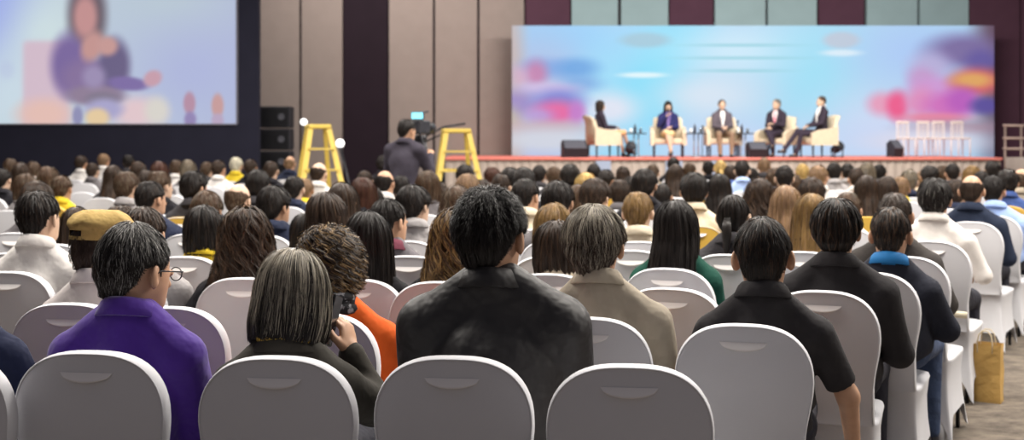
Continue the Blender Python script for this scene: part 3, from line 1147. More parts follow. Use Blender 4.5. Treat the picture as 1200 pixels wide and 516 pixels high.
# the stage
stage_top = mat('stage_red_carpet', srgb(222, 130, 118), 0.9, noise=0.08, nscale=8, spec=0.1)
stage_face = mat('stage_skirt', srgb(176, 162, 152), 0.85, noise=0.12, nscale=1.4, bump=0.6, bscale=6, stretch=(3, 3, .2))
st = empty('stage', (4.7, 29.0, 0))
tag(st, 'low raised stage with red carpeted top edge and grey pleated skirt', 'stage')
x0, x1 = -1.6, 575 / 51.85
rel(MB().box((x0, 27.0, 1.10), (x1, 31.9, 1.153), bev=0.01).obj('stage_deck', stage_top, st), st)
mb = MB()
nxp = 220
V = []
for i in range(nxp + 1):
    x = x0 + 0.03 + (x1 - x0 - 0.06) * i / nxp
    yy = 27.06 + 0.012 * sin(i * 1.9)
    V += [(x, yy, 0.0), (x, yy, 1.10)]
mb.add(V, [(2 * i, 2 * i + 2, 2 * i + 3, 2 * i + 1) for i in range(nxp)])
mb.box((x0 + 0.03, 27.12, 0.0), (x1 - 0.03, 31.9, 1.10))
rel(mb.obj('stage_skirt', stage_face, st), st)
for (pa, pb) in ((780, 800), (828, 846), (698, 716)):
    mb = MB()
    mb.box(((pa - 600) / 51.9, 27.0, 0.35), ((pb - 600) / 51.9, 27.03, 1.08), bev=0.008)
    rel(mb.obj('skirt_lit_section', mat('skirt_lit_blue', srgb(150, 160, 182), 0.7), st), st)  # bluish light on parts of the skirt, painted as pale blue pieces

# pixel painter for the low side of the hall: speaker tower, ladders, lamps
blackp = mat('black_plastic', (0.018, 0.018, 0.024), 0.55, bump=0.15, bscale=300)
darkmetal = mat('dark_metal', (0.03, 0.03, 0.034), 0.4, metal=0.6)
steel = mat('steel', (0.45, 0.45, 0.47), 0.35, metal=0.9)
cone_m = mat('speaker_cone', (0.09, 0.09, 0.11), 0.4)
tw = empty('speaker_tower', at(324, 300, 50)[:2] + (0,))
tag(tw, 'black loudspeaker tower standing against the wall beside the projection screen', 'loudspeaker')
hw = 18 / 50.0
for k, (z0, z1) in enumerate(((0.0, 0.78), (0.80, 1.30), (1.32, 1.82), (1.84, 2.34))):
    e = MB().box((-hw, -0.25, z0), (hw, 0.3, z1), bev=0.02).obj('cabinet', blackp, tw)
    m2 = MB()
    for i in range(14):
        z = z0 + 0.04 + (z1 - z0 - 0.08) * (i + 0.5) / 14
        m2.box((-hw + 0.03, -0.27, z - 0.006), (hw - 0.03, -0.25, z + 0.006))
    m2.obj('grille', darkmetal, e)
    m3 = MB()
    m3.lathe([(0.0, 0), (0.03, 0.0), (0.075, 0.03), (0.08, 0.02)], n=20)
    m3.obj('speaker_cone', cone_m, e, True, (hw * 0.45, -0.28, (z0 + z1) / 2), (pi / 2, 0, 0))

ylad = mat('ladder_yellow', srgb(212, 184, 88), 0.5, noise=0.05)
ystep = mat('ladder_step', srgb(206, 180, 90), 0.6)


def ladder(pxl, pxr, py, s, label, spread=0.42, yaw=0.0):
    cx = (pxl + pxr) / 2
    X, Y, Z = at(cx, py, s)
    H = Z
    r = empty('step_ladder', (X, Y, 0), yaw)
    tag(r, label, 'ladder', 'yellow step ladders')
    hw = (pxr - pxl) / 2 / s
    MB().box((-hw - 0.02, -0.16, H - 0.06), (hw + 0.02, 0.16, H), bev=0.012).obj('top_platform', ylad, r)
    fl = hw + 0.30 * H / 1.72
    for sx in (-1, 1):
        for sy, wd in ((-1, 0.036), (1, 0.03)):
            m = MB()
            top = np.array([sx * hw * 0.92, sy * 0.12, H - 0.05])
            bot = np.array([sx * fl * (1.0 if sy < 0 else 0.72), sy * (0.12 + spread), 0.0])
            d = bot - top
            V = []
            for p in (top, bot):
                for (a, b2) in ((-wd, -0.018), (wd, -0.018), (wd, 0.018), (-wd, 0.018)):
                    V.append(p + (a, b2, 0))
            m.add(V, [(0, 1, 2, 3), (7, 6, 5, 4), (0, 4, 5, 1), (1, 5, 6, 2), (2, 6, 7, 3), (3, 7, 4, 0)])
            m.obj('side_rail', ylad, r)
    for k in range(1, 6):
        t = k / 6.0
        z = (H - 0.05) * (1 - t)
        x = hw * 0.92 + (fl - hw * 0.92) * t
        y = -0.12 - spread * t
        MB().box((-x, y - 0.05, z - 0.012), (x, y + 0.05, z + 0.012)).obj('step', ystep, r)
    for z in (0.5, 1.1):
        t = 1 - z / H
        x = hw * 0.92 + (fl * 0.72 - hw * 0.92) * t
        y = 0.12 + spread * t
        MB().box((-x, y - 0.012, z - 0.02), (x, y + 0.012, z + 0.02)).obj('rear_brace', ylad, r)
    return r


ladder(361, 384, 146, 86, 'yellow step ladder left of the dark column, beside the speaker tower', yaw=0.35)
ladder(520, 549, 151, 82, 'yellow step ladder beside the camera operator at the stage end', yaw=0.2)

lampglow = mat('lamp_white_glow', (1, 1, 1), 0.4, emit=((1.0, 1.0, 1.0), 1.6))


def lamp_stand(px, py, s, bx, label):
    X, Y, Z = at(px, py, s)
    xb = (bx - 600) / s
    r = empty('lamp_stand', (xb, Y, 0))
    tag(r, label, 'lamp')
    MB().tube([(0, 0, 0.02), (0, 0, 0.6), (X - xb, 0, Z - 0.05)], 0.022, 8).obj('pole', darkmetal, r, True)
    MB().lathe([(0.0, -.01), (0.26, -.01), (0.26, 0.02), (0.05, 0.035), (0.02, 0.06)], n=20).obj('base', darkmetal, r, True)
    MB().lathe([(0.0, -0.07), (0.05, -0.055), (0.07, 0), (0.05, 0.05), (0, 0.065)], n=16).obj('bulb', lampglow, r, True, (X - xb, 0, Z))


lamp_stand(398.5, 168, 74, 413, 'thin dark pole with small white lamp beside the dark column')
lamp_stand(356, 143, 60, 356, 'small white lamp on a pole behind the left ladder, beside the speaker tower')

# ------------------------------------------------------------------ stage furniture
armfab = mat('tan_upholstery', srgb(212, 196, 170), 0.8, noise=0.05, bump=0.2, bscale=40)
legdark = mat('dark_wood', (0.03, 0.022, 0.03), 0.4)
_arm = {}


def armchair(px, yaw, label, pale=False):
    X, Y, _ = at(px, 184, {910: 49.6, 959: 50.9}.get(px, 50))
    r = empty('armchair', (X, Y, 1.153), yaw)
    tag(r, label, 'armchair', 'stage armchairs')
    if not _arm:
        m = MB()
        m.box((-0.33, -0.24, 0.30), (0.33, 0.34, 0.435), bev=0.03)
        _arm['seat'] = m.mesh('seat', armfab, False)
        m = MB()
        V, Fc = [], []
        n = 13
        for j, (z, t) in enumerate(((0.30, 0.06), (0.6, 0.06), (0.9, 0.05), (0.98, 0.03))):
            for i in range(n):
                u = -1 + 2 * i / (n - 1)
                x = u * (0.36 - 0.01 * j)
                yb = -0.30 - 0.05 * j + 0.06 * u * u
                V += [(x, yb, z - 0.05 * (u * u) * (j > 1)), (x, yb + t * 1.6, z - 0.05 * (u * u) * (j > 1))]
        for j in range(3):
            for i in range(n - 1):
                a, b2 = (j * n + i) * 2, (j * n + i + 1) * 2
                c, d = a + 2 * n, b2 + 2 * n
                Fc += [(a, b2, d, c), (a + 1, c + 1, d + 1, b2 + 1)]
        for i in range(n - 1):
            a = (3 * n + i) * 2
            Fc.append((a, a + 2, a + 3, a + 1))
            a = i * 2
            Fc.append((a, a + 1, a + 3, a + 2))
        for j in range(3):
            a = (j * n) * 2
            Fc.append((a, a + 2 * n, a + 2 * n + 1, a + 1))
            a = (j * n + n - 1) * 2
            Fc.append((a, a + 1, a + 2 * n + 1, a + 2 * n))
        m.add(V, Fc)
        _arm['backrest'] = m.mesh('backrest', armfab, True)
        m = MB()
        V, Fc = [], []
        for (y, zt) in ((-0.30, 0.72), (-0.1, 0.66), (0.15, 0.63), (0.33, 0.56), (0.345, 0.34)):
            V += [(-0.045, y, 0.28), (0.045, y, 0.28), (0.045, y, zt), (-0.045, y, zt)]
        for j in range(4):
            for k in range(4):
                Fc.append((j * 4 + k, j * 4 + (k + 1) % 4, j * 4 + 4 + (k + 1) % 4, j * 4 + 4 + k))
        Fc += [(3, 2, 1, 0), (16, 17, 18, 19)]
        m.add(V, Fc)
        _arm['arm'] = m.mesh('armrest', armfab, False)
        _arm['leg'] = MB().tube([(0, 0, 0.31), (0, 0, 0.0)], 0.028, 8, r2=0.018).mesh('leg', legdark, True)
    link('seat', _arm['seat'], r)
    link('backrest', _arm['backrest'], r)
    for sx in (-1, 1):
        link('armrest', _arm['arm'], r, (sx * 0.37, 0, 0))
        for y in (-0.24, 0.28):
            link('leg', _arm['leg'], r, (sx * 0.33, y, 0))
    return r


PAN = [(706, -1.35, 'tan armchair under the leftmost panelist on the stage'),
       (783, 3.05, 'tan armchair under the panelist in navy with long black hair'),
       (847, 3.1, 'tan armchair under the middle panelist in grey suit'),
       (910, 2.45, 'tan armchair under the grey-haired panelist with pink tie'),
       (959, 1.75, 'tan armchair under the rightmost panelist, seen from its side')]
for a in PAN:
    armchair(*a)
glass_m = mat('clear_glass', (0.9, 0.95, 1.0), 0.05, trans=0.9, spec=0.5)
cup_m = mat('white_ceramic', (0.85, 0.84, 0.82), 0.3)


def side_table(px, label, things=True):
    X, Y, _ = at(px, 184, 50.5)
    r = empty('side_table', (X, Y - 0.1, 1.153))
    tag(r, label, 'table', 'small stage tables')
    MB().lathe([(0.0, 0.54), (0.24, 0.54), (0.25, 0.55), (0.24, 0.565), (0, 0.565)], n=24).obj('table_top', darkmetal, r, True)
    MB().tube([(-0.05, 0, 0.54), (-0.05, 0, 0.02)], 0.014, 8).obj('stem', steel, r, True)
    MB().tube([(0.05, 0, 0.54), (0.05, 0, 0.02)], 0.014, 8).obj('stem', steel, r, True)
    MB().lathe([(0.0, 0.0), (0.15, 0.0), (0.15, 0.012), (0.02, 0.03)], n=20).obj('base', steel, r, True)
    for k, dx in enumerate((-0.12, 0.1)):
        g = MB().lathe([(0.0, 0), (0.028, 0.0), (0.034, 0.10), (0.031, 0.10), (0.026, 0.01), (0, 0.01)], n=14)
        o = g.obj('drinking_glass', glass_m if k else cup_m, None, True, (X + dx, Y - 0.1, 1.153 + 0.566))
        tag(o, ('clear water glass' if k else 'white cup') + ' on the small table ' + label.split(',')[1].strip(), 'glass' if k else 'cup')
    b2 = MB().lathe([(0.0, 0), (0.03, 0), (0.033, 0.02), (0.033, 0.13), (0.012, 0.18), (0.012, 0.21), (0, 0.21)], n=14).obj('bottle', legdark, None, True, (X - 0.02, Y - 0.02, 1.153 + 0.566))
    tag(b2, 'dark bottle on the small table ' + label.split(',')[1].strip(), 'bottle')


side_table(745, 'small dark round stage table with glasses, beside the leftmost panelist')
side_table(815, 'small dark round stage table with glasses, beside the middle panelist')
side_table(870, 'small dark round stage table with glasses, beside the grey-haired panelist')


def monitor(px, w, h, label, yaw=0.0, s=51.0, Y=None, py=184):
    X, Y, _ = at(px, py, s)
    r = empty('stage_monitor', (X, Y, 1.153), yaw)
    tag(r, label, 'loudspeaker')
    hw = w / 2
    V = [(-hw, -0.18, 0), (hw, -0.18, 0), (hw, 0.24, 0), (-hw, 0.24, 0), (-hw, -0.24, h * 0.55), (hw, -0.24, h * 0.55), (hw, 0.06, h), (-hw, 0.06, h), (hw, 0.24, h * .8), (-hw, 0.24, h * .8)]
    Fc = [(3, 2, 1, 0), (0, 1, 5, 4), (4, 5, 6, 7), (7, 6, 8, 9), (2, 3, 9, 8), (0, 4, 7, 9, 3), (1, 2, 8, 6, 5)]
    MB().add(V, Fc).obj('cabinet', blackp, r)
    MB().box((-hw * .88, -0.02, -0.008), (hw * .88, 0.30, 0.006)).obj('grille', cone_m, r, False, (0, -0.235, h * 0.55), (math.atan2(h * 0.45, 0.3), 0, 0))


monitor(673, 0.56, 0.40, 'black wedge monitor loudspeaker at the left stage edge', 0.1)
monitor(887, 0.42, 0.36, 'black wedge monitor loudspeaker in front of the grey-haired panelist', 0.0)


def floor_lamp(px, label):
    X, Y, _ = at(px, 184, 50.8)
    r = empty('stage_spotlight', (X, Y, 1.153))
    tag(r, label, 'spotlight')
    MB().box((-0.13, -0.1, 0), (0.13, 0.1, 0.03), bev=0.008).obj('base', blackp, r)
    MB().tube([(-0.12, 0, 0.02), (-0.14, 0, 0.2), (-0.12, 0, 0.24)], 0.015, 6).obj('yoke', blackp, r, True)
    MB().tube([(0.12, 0, 0.02), (0.14, 0, 0.2), (0.12, 0, 0.24)], 0.015, 6).obj('yoke', blackp, r, True)
    MB().lathe([(0, -0.12), (0.08, -0.12), (0.11, 0.0), (0.12, 0.12), (0.10, 0.12), (0.0, 0.08)], n=18).obj('lamp_head', blackp, r, True, (0, 0, 0.22), (0.9, 0.5, 0))


floor_lamp(738, 'small black spotlight on the stage floor beside the leftmost panelist')
floor_lamp(981, 'small black spotlight on the stage floor right of the rightmost panelist')


def mic_stand(px, hgt, label):
    X, Y, _ = at(px, 184, 49.5)
    r = empty('microphone_stand', (X, Y, 1.153))
    tag(r, label, 'microphone stand')
    MB().tube([(0, 0, 0), (0, 0, hgt)], 0.01, 6).obj('pole', darkmetal, r, True)
    MB().lathe([(0, 0), (0.11, 0), (0.11, 0.012), (0.02, 0.02)], n=16).obj('base', darkmetal, r, True)
    MB().lathe([(0, 0), (0.012, 0.0), (0.014, 0.1), (0.024, 0.12), (0.022, 0.16), (0, 0.17)], n=10).obj('microphone', blackp, r, True, (0, 0, hgt), (0.5, 0, 0))


mic_stand(864, 0.72, 'slim microphone stand on stage between the middle and grey-haired panelists')
mic_stand(823, 0.6, 'slim microphone stand on stage left of the middle panelist')
# music-stand like black things and chairs at the right end of the stage
glowp = mat('white_painted_wood', srgb(226, 214, 208), 0.7)
for k, px in enumerate((1062, 1086, 1104, 1126)):
    X, Y, _ = at(px, 184, 49)
    r = empty('stage_chair', (X, Y, 1.153), 0.2)
    tag(r, 'pale slim chair at the right end of the stage, ' + ('leftmost of the four', 'second from the left', 'third from the left', 'rightmost of the four')[k], 'chair', 'pale chairs at the stage end')
    MB().box((-0.17, -0.17, 0.42), (0.17, 0.17, 0.46), bev=0.01).obj('seat', glowp, r)
    m = MB()
    m.box((-0.17, 0.15, 0.80), (0.17, 0.18, 0.86), bev=0.008)
    for x in (-0.09, 0, 0.09):
        m.box((x - 0.01, 0.155, 0.46), (x + 0.01, 0.175, 0.80))
    m.obj('backrest', glowp, r)
    for x in (-0.15, 0.15):
        MB().tube([(x, 0.165, 0.84), (x, 0.165, 0)], 0.013, 6).obj('leg', glowp, r, True)
        MB().tube([(x, -0.15, 0.43), (x, -0.15, 0)], 0.013, 6).obj('leg', glowp, r, True)
monitor(1049, 0.22, 0.40, 'small black box on the right part of the stage', 0.1, s=50)

# railing and steps at the right end of the stage
rail_m = mat('railing_metal', srgb(150, 130, 120), 0.4, metal=0.3)
rs = empty('stage_stairs', (12.55, 27.6, 0))
tag(rs, 'steps with metal handrails at the right end of the stage', 'stairs')
for k in range(5):
    MB().box((-0.9 + 0.30 * k, -0.6, 0.0), (-0.6 + 0.30 * k, 0.6, 1.15 - 0.2 * k), bev=0.01).obj('step', stage_face, rs)
for y in (-0.62, 0.62):
    m = MB()
    for hh2 in (0.75, 0.45, 0.2):
        m.tube([(-0.95, y, 1.15 + hh2), (0.7, y, 1.15 + hh2 - 0.02)], 0.03, 8)
    for k in range(5):
        m.tube([(-0.9 + 0.38 * k, y, 0.1), (-0.9 + 0.38 * k, y, 1.9)], 0.025, 8)
    m.obj('handrail', rail_m, rs, True)

# ------------------------------------------------------------------ banquet chair under a stretch cover
cover_w = mat('stretch_cover_white', srgb(208, 208, 212), 0.75, noise=0.02, nscale=4, bump=0.10, bscale=500, spec=0.25, sheen=0.1)
cover_lit = mat('stretch_cover_lit_hand_hold', srgb(232, 228, 226), 0.8, spec=0.2)  # paler than the cover: light coming through the cloth, put into the colour
cover_gold = mat('stretch_cover_gold', srgb(196, 158, 66), 0.6, spec=0.4)
CH = {}


def back_w(z):
    if z > 0.76:
        q = min(1.0, (z - 0.76) / 0.17)
        return 0.208 * max(0.0, 1 - q ** 2.6) ** (1 / 2.2)
    t = min(1.0, (0.76 - z) / 0.20)
    return 0.208 - 0.026 * t * t * (3 - 2 * t)


def back_y(z):
    return -0.280 - 0.060 * max(0.0, (z - 0.45)) / 0.48 - 0.02 * sin(max(0, min(1, (z - 0.45) / 0.48)) * pi)


def make_chair_meshes():
    T = 0.054
    # outline rows
    zs = list(range(17))
    n = 29
    V, Fc = [], []

    def grid(side, inset, dy):
        idx = []
        for j in zs:
            row = []
            for i in range(n):
                u = sin((-1 + 2 * i / (n - 1)) * pi / 2)
                zt = 0.76 + (0.17 - inset) * max(0.0, 1 - abs(u) ** 2.8) ** (1 / 2.2)
                z = 0.42 + (zt - 0.42) * j / 16.0
                x = u * (back_w(min(z, 0.76)) - inset)
                row.append(len(V))
                V.append((x, back_y(z) - 0.010 * (1 - u * u) + dy, z))
            idx.append(row)
        return idx
    gb = grid(-1, 0.0, 0.0)
    gf = grid(1, 0.0, T)
    rims = [grid(0, -0.0005, 0.0), grid(0, -0.004, 0.006), grid(0, -0.006, T * 0.5), grid(0, -0.004, T - 0.006), grid(0, -0.0005, T)]
    for g, fl in ((gb, False), (gf, True)):
        for j in range(len(zs) - 1):
            for i in range(n - 1):
                q = (g[j][i], g[j][i + 1], g[j + 1][i + 1], g[j + 1][i])
                Fc.append(q[::-1] if fl else q)

    def bridge(A, B):
        for j in range(len(zs) - 1):
            Fc.append((A[j][0], A[j + 1][0], B[j + 1][0], B[j][0]))
            Fc.append((A[j][-1], B[j][-1], B[j + 1][-1], A[j + 1][-1]))
        for i in range(n - 1):
            Fc.append((A[-1][i], A[-1][i + 1], B[-1][i + 1], B[-1][i]))
            Fc.append((A[0][i], B[0][i], B[0][i + 1], A[0][i + 1]))
    for A_, B_ in zip(rims[:-1], rims[1:]):
        bridge(A_, B_)
    CH['back'] = raw_mesh('back_cover', V, Fc, cover_w, True)
    # seam along the rear edge
    out = []
    for z in (0.43, 0.5, 0.57, 0.64, 0.70):
        out.append((-back_w(z), back_y(z), z))
    for k in range(41):
        u = sin((-1 + k / 20) * pi / 2)
        z = 0.76 + 0.17 * max(0.0, 1 - abs(u) ** 2.8) ** (1 / 2.2)
        out.append((u * 0.208, back_y(z) - 0.010 * (1 - u * u), z))
    for z in (0.70, 0.64, 0.57, 0.5, 0.43):
        out.append((back_w(z), back_y(z), z))
    CH['piping'] = MB().tube(out, 0.003, 6).mesh('piping', cover_w, True)
    # cloth over the hand hold: flat top, curved bottom bulged out to catch overhead light
    V, Fc = [], []
    m = 16
    for j, (q, off) in enumerate(((0, 0.0), (0.25, .003), (0.5, .0065), (0.75, .010), (0.95, .0125), (1.02, .011), (1.05, 0.0))):
        for i in range(m + 1):
            u = -1 + 2 * i / m
            g = (1 - u * u) ** 0.55
            z = 0.882 - 0.026 * q * g
            V.append((u * 0.074, back_y(z) - 0.010 * (1 - (u * 0.36) ** 2) - 0.0012 - off * g, z))
    for j in range(6):
        for i in range(m):
            Fc.append((j * (m + 1) + i, (j + 1) * (m + 1) + i, (j + 1) * (m + 1) + i + 1, j * (m + 1) + i + 1))
    CH['hold'] = raw_mesh('hand_hold', V, Fc, cover_lit, True)
    # seat and skirt
    V, Fc = [], []
    N = 56
    x1_, y0_, y1_ = 0.205, -0.262, 0.225

    def foot(a, ex):
        c, s_ = cos(a), sin(a)
        e = 0.28
        return (np.sign(c) * abs(c) ** e * (x1_ + ex), (y0_ + y1_) / 2 + np.sign(s_) * abs(s_) ** e * ((y1_ - y0_) / 2 + ex))
    rowsz = [(0.432, -0.20, 0), (0.436, -0.10, 0), (0.434, -0.03, 0), (0.426, -0.004, 0), (0.415, 0.0, 0), (0.40, -0.004, 0), (0.3, -0.010, .3), (0.2, -0.008, .6), (0.1, 0.0, .85), (0.0, 0.012, 1.0)]
    for (z, ex, t) in rowsz:
        for k in range(N):
            a = 2 * pi * k / N + pi / 4
            cn = abs(cos(2 * (a)))      # 0 at the corners, 1 at mid sides
            hem = 0.012 + 0.13 * min(1, max(0.0, cn - 0.14) * 1.35) ** 0.9 * (1.0 if t else 0)
            zz = z if t == 0 else 0.40 + (hem - 0.40) * ((0.40 - z) / 0.40)
            e2 = ex - (0.012 * cn * t) + (0.018 * (1 - cn) ** 2 * t)
            x, y = foot(a, e2)
            V.append((x, y, zz))
    R_ = len(rowsz)
    for j in range(R_ - 1):
        for k in range(N):
            Fc.append((j * N + k, (j + 1) * N + k, (j + 1) * N + (k + 1) % N, j * N + (k + 1) % N))
    Fc.append(tuple(range(N)))
    CH['seat'] = raw_mesh('seat_cover', V, Fc, cover_w, True)
    CH['leg'] = MB().tube([(0, 0, 0.40), (0, 0, 0.0)], 0.011, 8).mesh('leg', darkmetal, True)


make_chair_meshes()
CHAIRS = []


def chair(X, Y, ang, label, far=False, gold=False, group='banquet chairs with white stretch covers'):
    """ang: clockwise turn of the facing direction from +y"""
    r = empty('banquet_chair', (X, Y, 0), -ang)
    tag(r, label, 'chair', group)
    bo = link('back_cover', CH['back'], r)
    so = link('seat_cover', CH['seat'], r)
    if gold:
        setmat(bo, cover_gold)
    if not far:
        link('piping', CH['piping'], bo)
        link('hand_hold', CH['hold'], bo)
        for x in (-0.170, 0.170):
            for y in (-0.212, 0.180):
                link('leg', CH['leg'], r, (x, y, 0))
    CHAIRS.append(r)
    return r
# ------------------------------------------------------------------ placing people
def facing(X, Y):
    """clockwise turn of a seat: the rows bend towards the stage near the aisle"""
    xa = 0.31 + 0.575 * (Y - 3.1)
    D = max(0.0, xa - X)
    t = min(1.0, max(0.0, (Y - 3.2) / 1.6))
    a = 6 + 24 * t * max(0.0, 1 - D / 1.7)
    return radians(a)


def local_to_world(root, ang, p):
    c, s = cos(-ang), sin(-ang)
    return root[0] + c * p[0] - s * p[1], root[1] + s * p[0] + c * p[1]


def root_for_head(px, s, J, ang):
    hx, hy, _ = J['head']
    X, Y = (px - 600.0) / s, F / s
    c, s_ = cos(-ang), sin(-ang)
    return X - (c * hx - s_ * hy), Y - (s_ * hx + c * hy)


def add_hair(root, J, mesh, name='hair'):
    o = link(name, mesh, root, J['head'])
    o.rotation_mode = 'QUATERNION'
    from mathutils import Quaternion
    q = Quaternion((0, 0, 1), J['yaw']) @ Quaternion((0, 1, 0), J['roll']) @ Quaternion((1, 0, 0), -J['pitch'])
    o.rotation_quaternion = q
    o.scale = (J['hs'],) * 3
    return o


def wear(o, hair_o):
    o.location = hair_o.location
    o.rotation_mode = 'QUATERNION'
    o.rotation_quaternion = hair_o.rotation_quaternion
    o.scale = hair_o.scale


def glasses(parent):
    m = MB()
    for s in (-1, 1):
        n = 20
        pts = [(s * 0.032 + 0.024 * cos(2 * pi * k / n), 0.108, -0.008 + 0.018 * sin(2 * pi * k / n)) for k in range(n + 1)]
        m.tube(pts, 0.0016, 6)
        m.tube([(s * 0.056, 0.106, 0.0), (s * 0.080, 0.09, 0.002), (s * 0.087, 0.01, 0.002), (s * 0.084, -0.012, -0.012)], 0.0022, 6)
    m.tube([(-0.009, 0.110, -0.006), (0.0, 0.113, -0.004), (0.009, 0.110, -0.006)], 0.0016, 6)
    f = m.obj('eyeglasses', blackp, parent.parent, True)
    wear(f, parent)
    lens_m = mat('eyeglass_lens', (0.9, 0.95, 1.0), 0.05, alpha=0.18)
    for s in (-1, 1):
        l = MB()
        n = 20
        l.add([(s * 0.032 + 0.023 * cos(2 * pi * k / n), 0.108, -0.008 + 0.017 * sin(2 * pi * k / n)) for k in range(n)], [tuple(range(n))])
        l.obj('lens', lens_m, f)
    return f


def seated(label, px, top, s, chair_px=None, ang=None, chair_label=None, chair_s=None, style='short', hair='black', hair2='grey', grey=0.0,
           nh=3200, wid=0.0011, spiky=0.0, part=False, seed=1, top_kind='jacket', top_col=None, trousers=None, skin=SKIN, collar='suit', collar_col=None,
           h=0.010, hh=0.0042, hext=0.0, female=False, fat=0.0, group='seated audience', lump=1.0, hairkw=None, nothing=False, curl=0.5, **jk):
    H = CAMZ - (top - HOR) / s
    J = joints(H=H, **jk)
    if hext:
        J['head'] = (J['head'][0] + hext, J['head'][1], J['head'][2])
        J['neck'] = (J['neck'][0] + hext * 0.6, J['neck'][1], J['neck'][2])
    if jk.get('pitch'):
        J['head'] = (J['head'][0], J['head'][1] + 0.10 * sin(jk['pitch']), J['head'][2])
    if ang is None:
        ang = facing((px - 600) / s, F / s)
    R = root_for_head(px, s, J, ang)
    if chair_label and chair_px is not None:
        cs = chair_s or s
        bx, by = local_to_world((0, 0), ang, (0, -0.345))
        cX, cY = (chair_px - 600) / cs - bx, F / cs - by
        # sit the figure on that chair: slide sideways until the head is where it shows
        hx, hy, _h = J['head']
        t_ = 0.0
        for _k in range(12):
            qx, qy = local_to_world((cX + t_ * cos(ang), cY - t_ * sin(ang)), ang, (hx, hy))
            t_ += ((px - 600) - F * qx / qy) / (F / qy)
        t_ = max(-0.2, min(0.2, t_))
        R = (cX + t_ * cos(ang), cY - t_ * sin(ang))
        qx, qy = local_to_world(R, ang, (hx, hy))
        print('near', label[:40], 't', round(t_, 3), 'px err', round(600 + F * qx / qy - px, 1), 's', round(F / qy, 1), 'was', s)
        s = F / qy
        dH = CAMZ - (top - HOR) / s - H
        H += dH
        jk2 = dict(jk)
        for kk in ('wrr', 'elr', 'wrl', 'ell'):
            pass
        J = joints(H=H, **jk2)
        if hext:
            J['head'] = (J['head'][0] + hext, J['head'][1], J['head'][2])
            J['neck'] = (J['neck'][0] + hext * 0.6, J['neck'][1], J['neck'][2])
        if jk.get('pitch'):
            J['head'] = (J['head'][0], J['head'][1] + 0.10 * sin(jk['pitch']), J['head'][2])
    r = empty('person', (R[0], R[1], 0), -ang)
    tag(r, label, 'person', group)
    J['root'] = r
    V, Q, mi = body_geo(J, h * 1.2, hh, female, handcurl=curl)
    mesh_obj('body', V, Q, [skin, LIP, EYEM], r, True, mi)
    V, Q = top_geo(J, h, top_kind, fat, female)
    tc_ = top_col or cloth('charcoal', srgb(52, 50, 52))
    nm = {'jacket': 'jacket', 'shirt': 'shirt', 'tee': 'polo_shirt'}[top_kind]
    g = mesh_obj(nm, V, Q, tc_, r)
    if collar:
        V, Fc = collar_geo(J, 0.064 if not female else 0.060, collar)
        mesh_obj('collar', V, Fc, collar_col or tc_, g)
    V, Q = legs_geo(J, 0.012)
    mesh_obj('trousers', V, Q, trousers or cloth('dark_trousers', srgb(44, 44, 52)), r)
    for sd in (-1, 1):
        V, Q = shoe_geo(J, sd)
        mesh_obj('shoe', V, Q, blackp, r)
    ho = None
    if style:
        kw = dict(seed=seed, n=nh, wid=wid, grey=grey, spiky=spiky, part=part, lump=lump)
        kw.update(hairkw or {})
        ho = add_hair(r, J, hair_mesh('hair', style, hair, hair2, **kw))
    else:
        ho = empty('hair_anchor', J['head'])
        bpy.data.objects.remove(ho)
        ho = None
    if chair_label:
        cs = chair_s or s
        # the seat stands where its back's top shows in the picture
        if chair_px is not None:
            chair(cX, cY, ang, chair_label)
        else:
            chair(R[0] + 0.0, R[1], ang, chair_label)
    return r, J, ho


NEAR_POS = []
C = cloth
# first row
navy_tee = C('navy_tee', srgb(34, 40, 66))
seated('person in a dark navy short-sleeved shirt cut off by the left picture edge', -54, 262, 446, chair_px=-80, ang=radians(6),
       chair_label='white covered banquet chair at the left picture edge under the navy shirt', chair_s=440, top_kind='tee', top_col=navy_tee, collar='crew', seed=3, sw=0.178,
       elr=(0.25, -0.02, 0.70), wrr=(0.16, 0.2, 0.66), nh=1200)
purple = mat('cloth_purple_polo', srgb(74, 40, 140), 0.8, noise=0.12, nscale=5, bump=0.5, bscale=8, spec=0.2, sheen=0.3)
_, Jp, hp = seated('person with greying hair, glasses and a purple polo shirt', 160, 264, 432, chair_px=102, ang=radians(6),
                   chair_label='white covered banquet chair in front of the person in purple', chair_s=436, style='short', hair='softblack', hair2='salt', grey=0.36, hairkw=dict(gfade=1.0, lenk=0.7), seed=5, wid=0.0006, nh=12000,
                   top_kind='shirt', top_col=purple, collar='shirt', dx=0.04, yaw=-0.50, pitch=0.12, roll=0.04, hs=1.10, sw=0.173, fat=0.008, hext=0.015)
glasses(hp)
blackjk = C('black_jacket', srgb(40, 38, 39), rough=0.55, spec=0.35, bump=0.8, bscale=7)
olive = C('olive_suit', srgb(58, 55, 50), bump=0.4)
_, Jg, hg = seated('person with grey bobbed hair and dark suit jacket, holding a phone to the ear', 344, 297, 432, chair_px=322, ang=radians(6),
                   chair_label='white covered banquet chair in front of the grey-bobbed person', chair_s=447, style='bob', hair='softblack', hair2='ash', grey=0.9, hairkw=dict(gfade=1.25, wavk=0.05), seed=8, nh=14000, wid=0.0006,
                   top_kind='jacket', top_col=olive, collar='suit', dx=0.02, pitch=0.30, yaw=-0.15, hs=1.06, sw=0.156, female=True, part=True,
                   elr=(0.235, 0.09, 0.72), wrr=(0.165, 0.085, 0.875), dirwrr=(-0.25, 0.2, 1.0), upwrr=(0.9, -0.3, 0), curl=0.9)
hold = C('black_jacket2', (0, 0, 0))
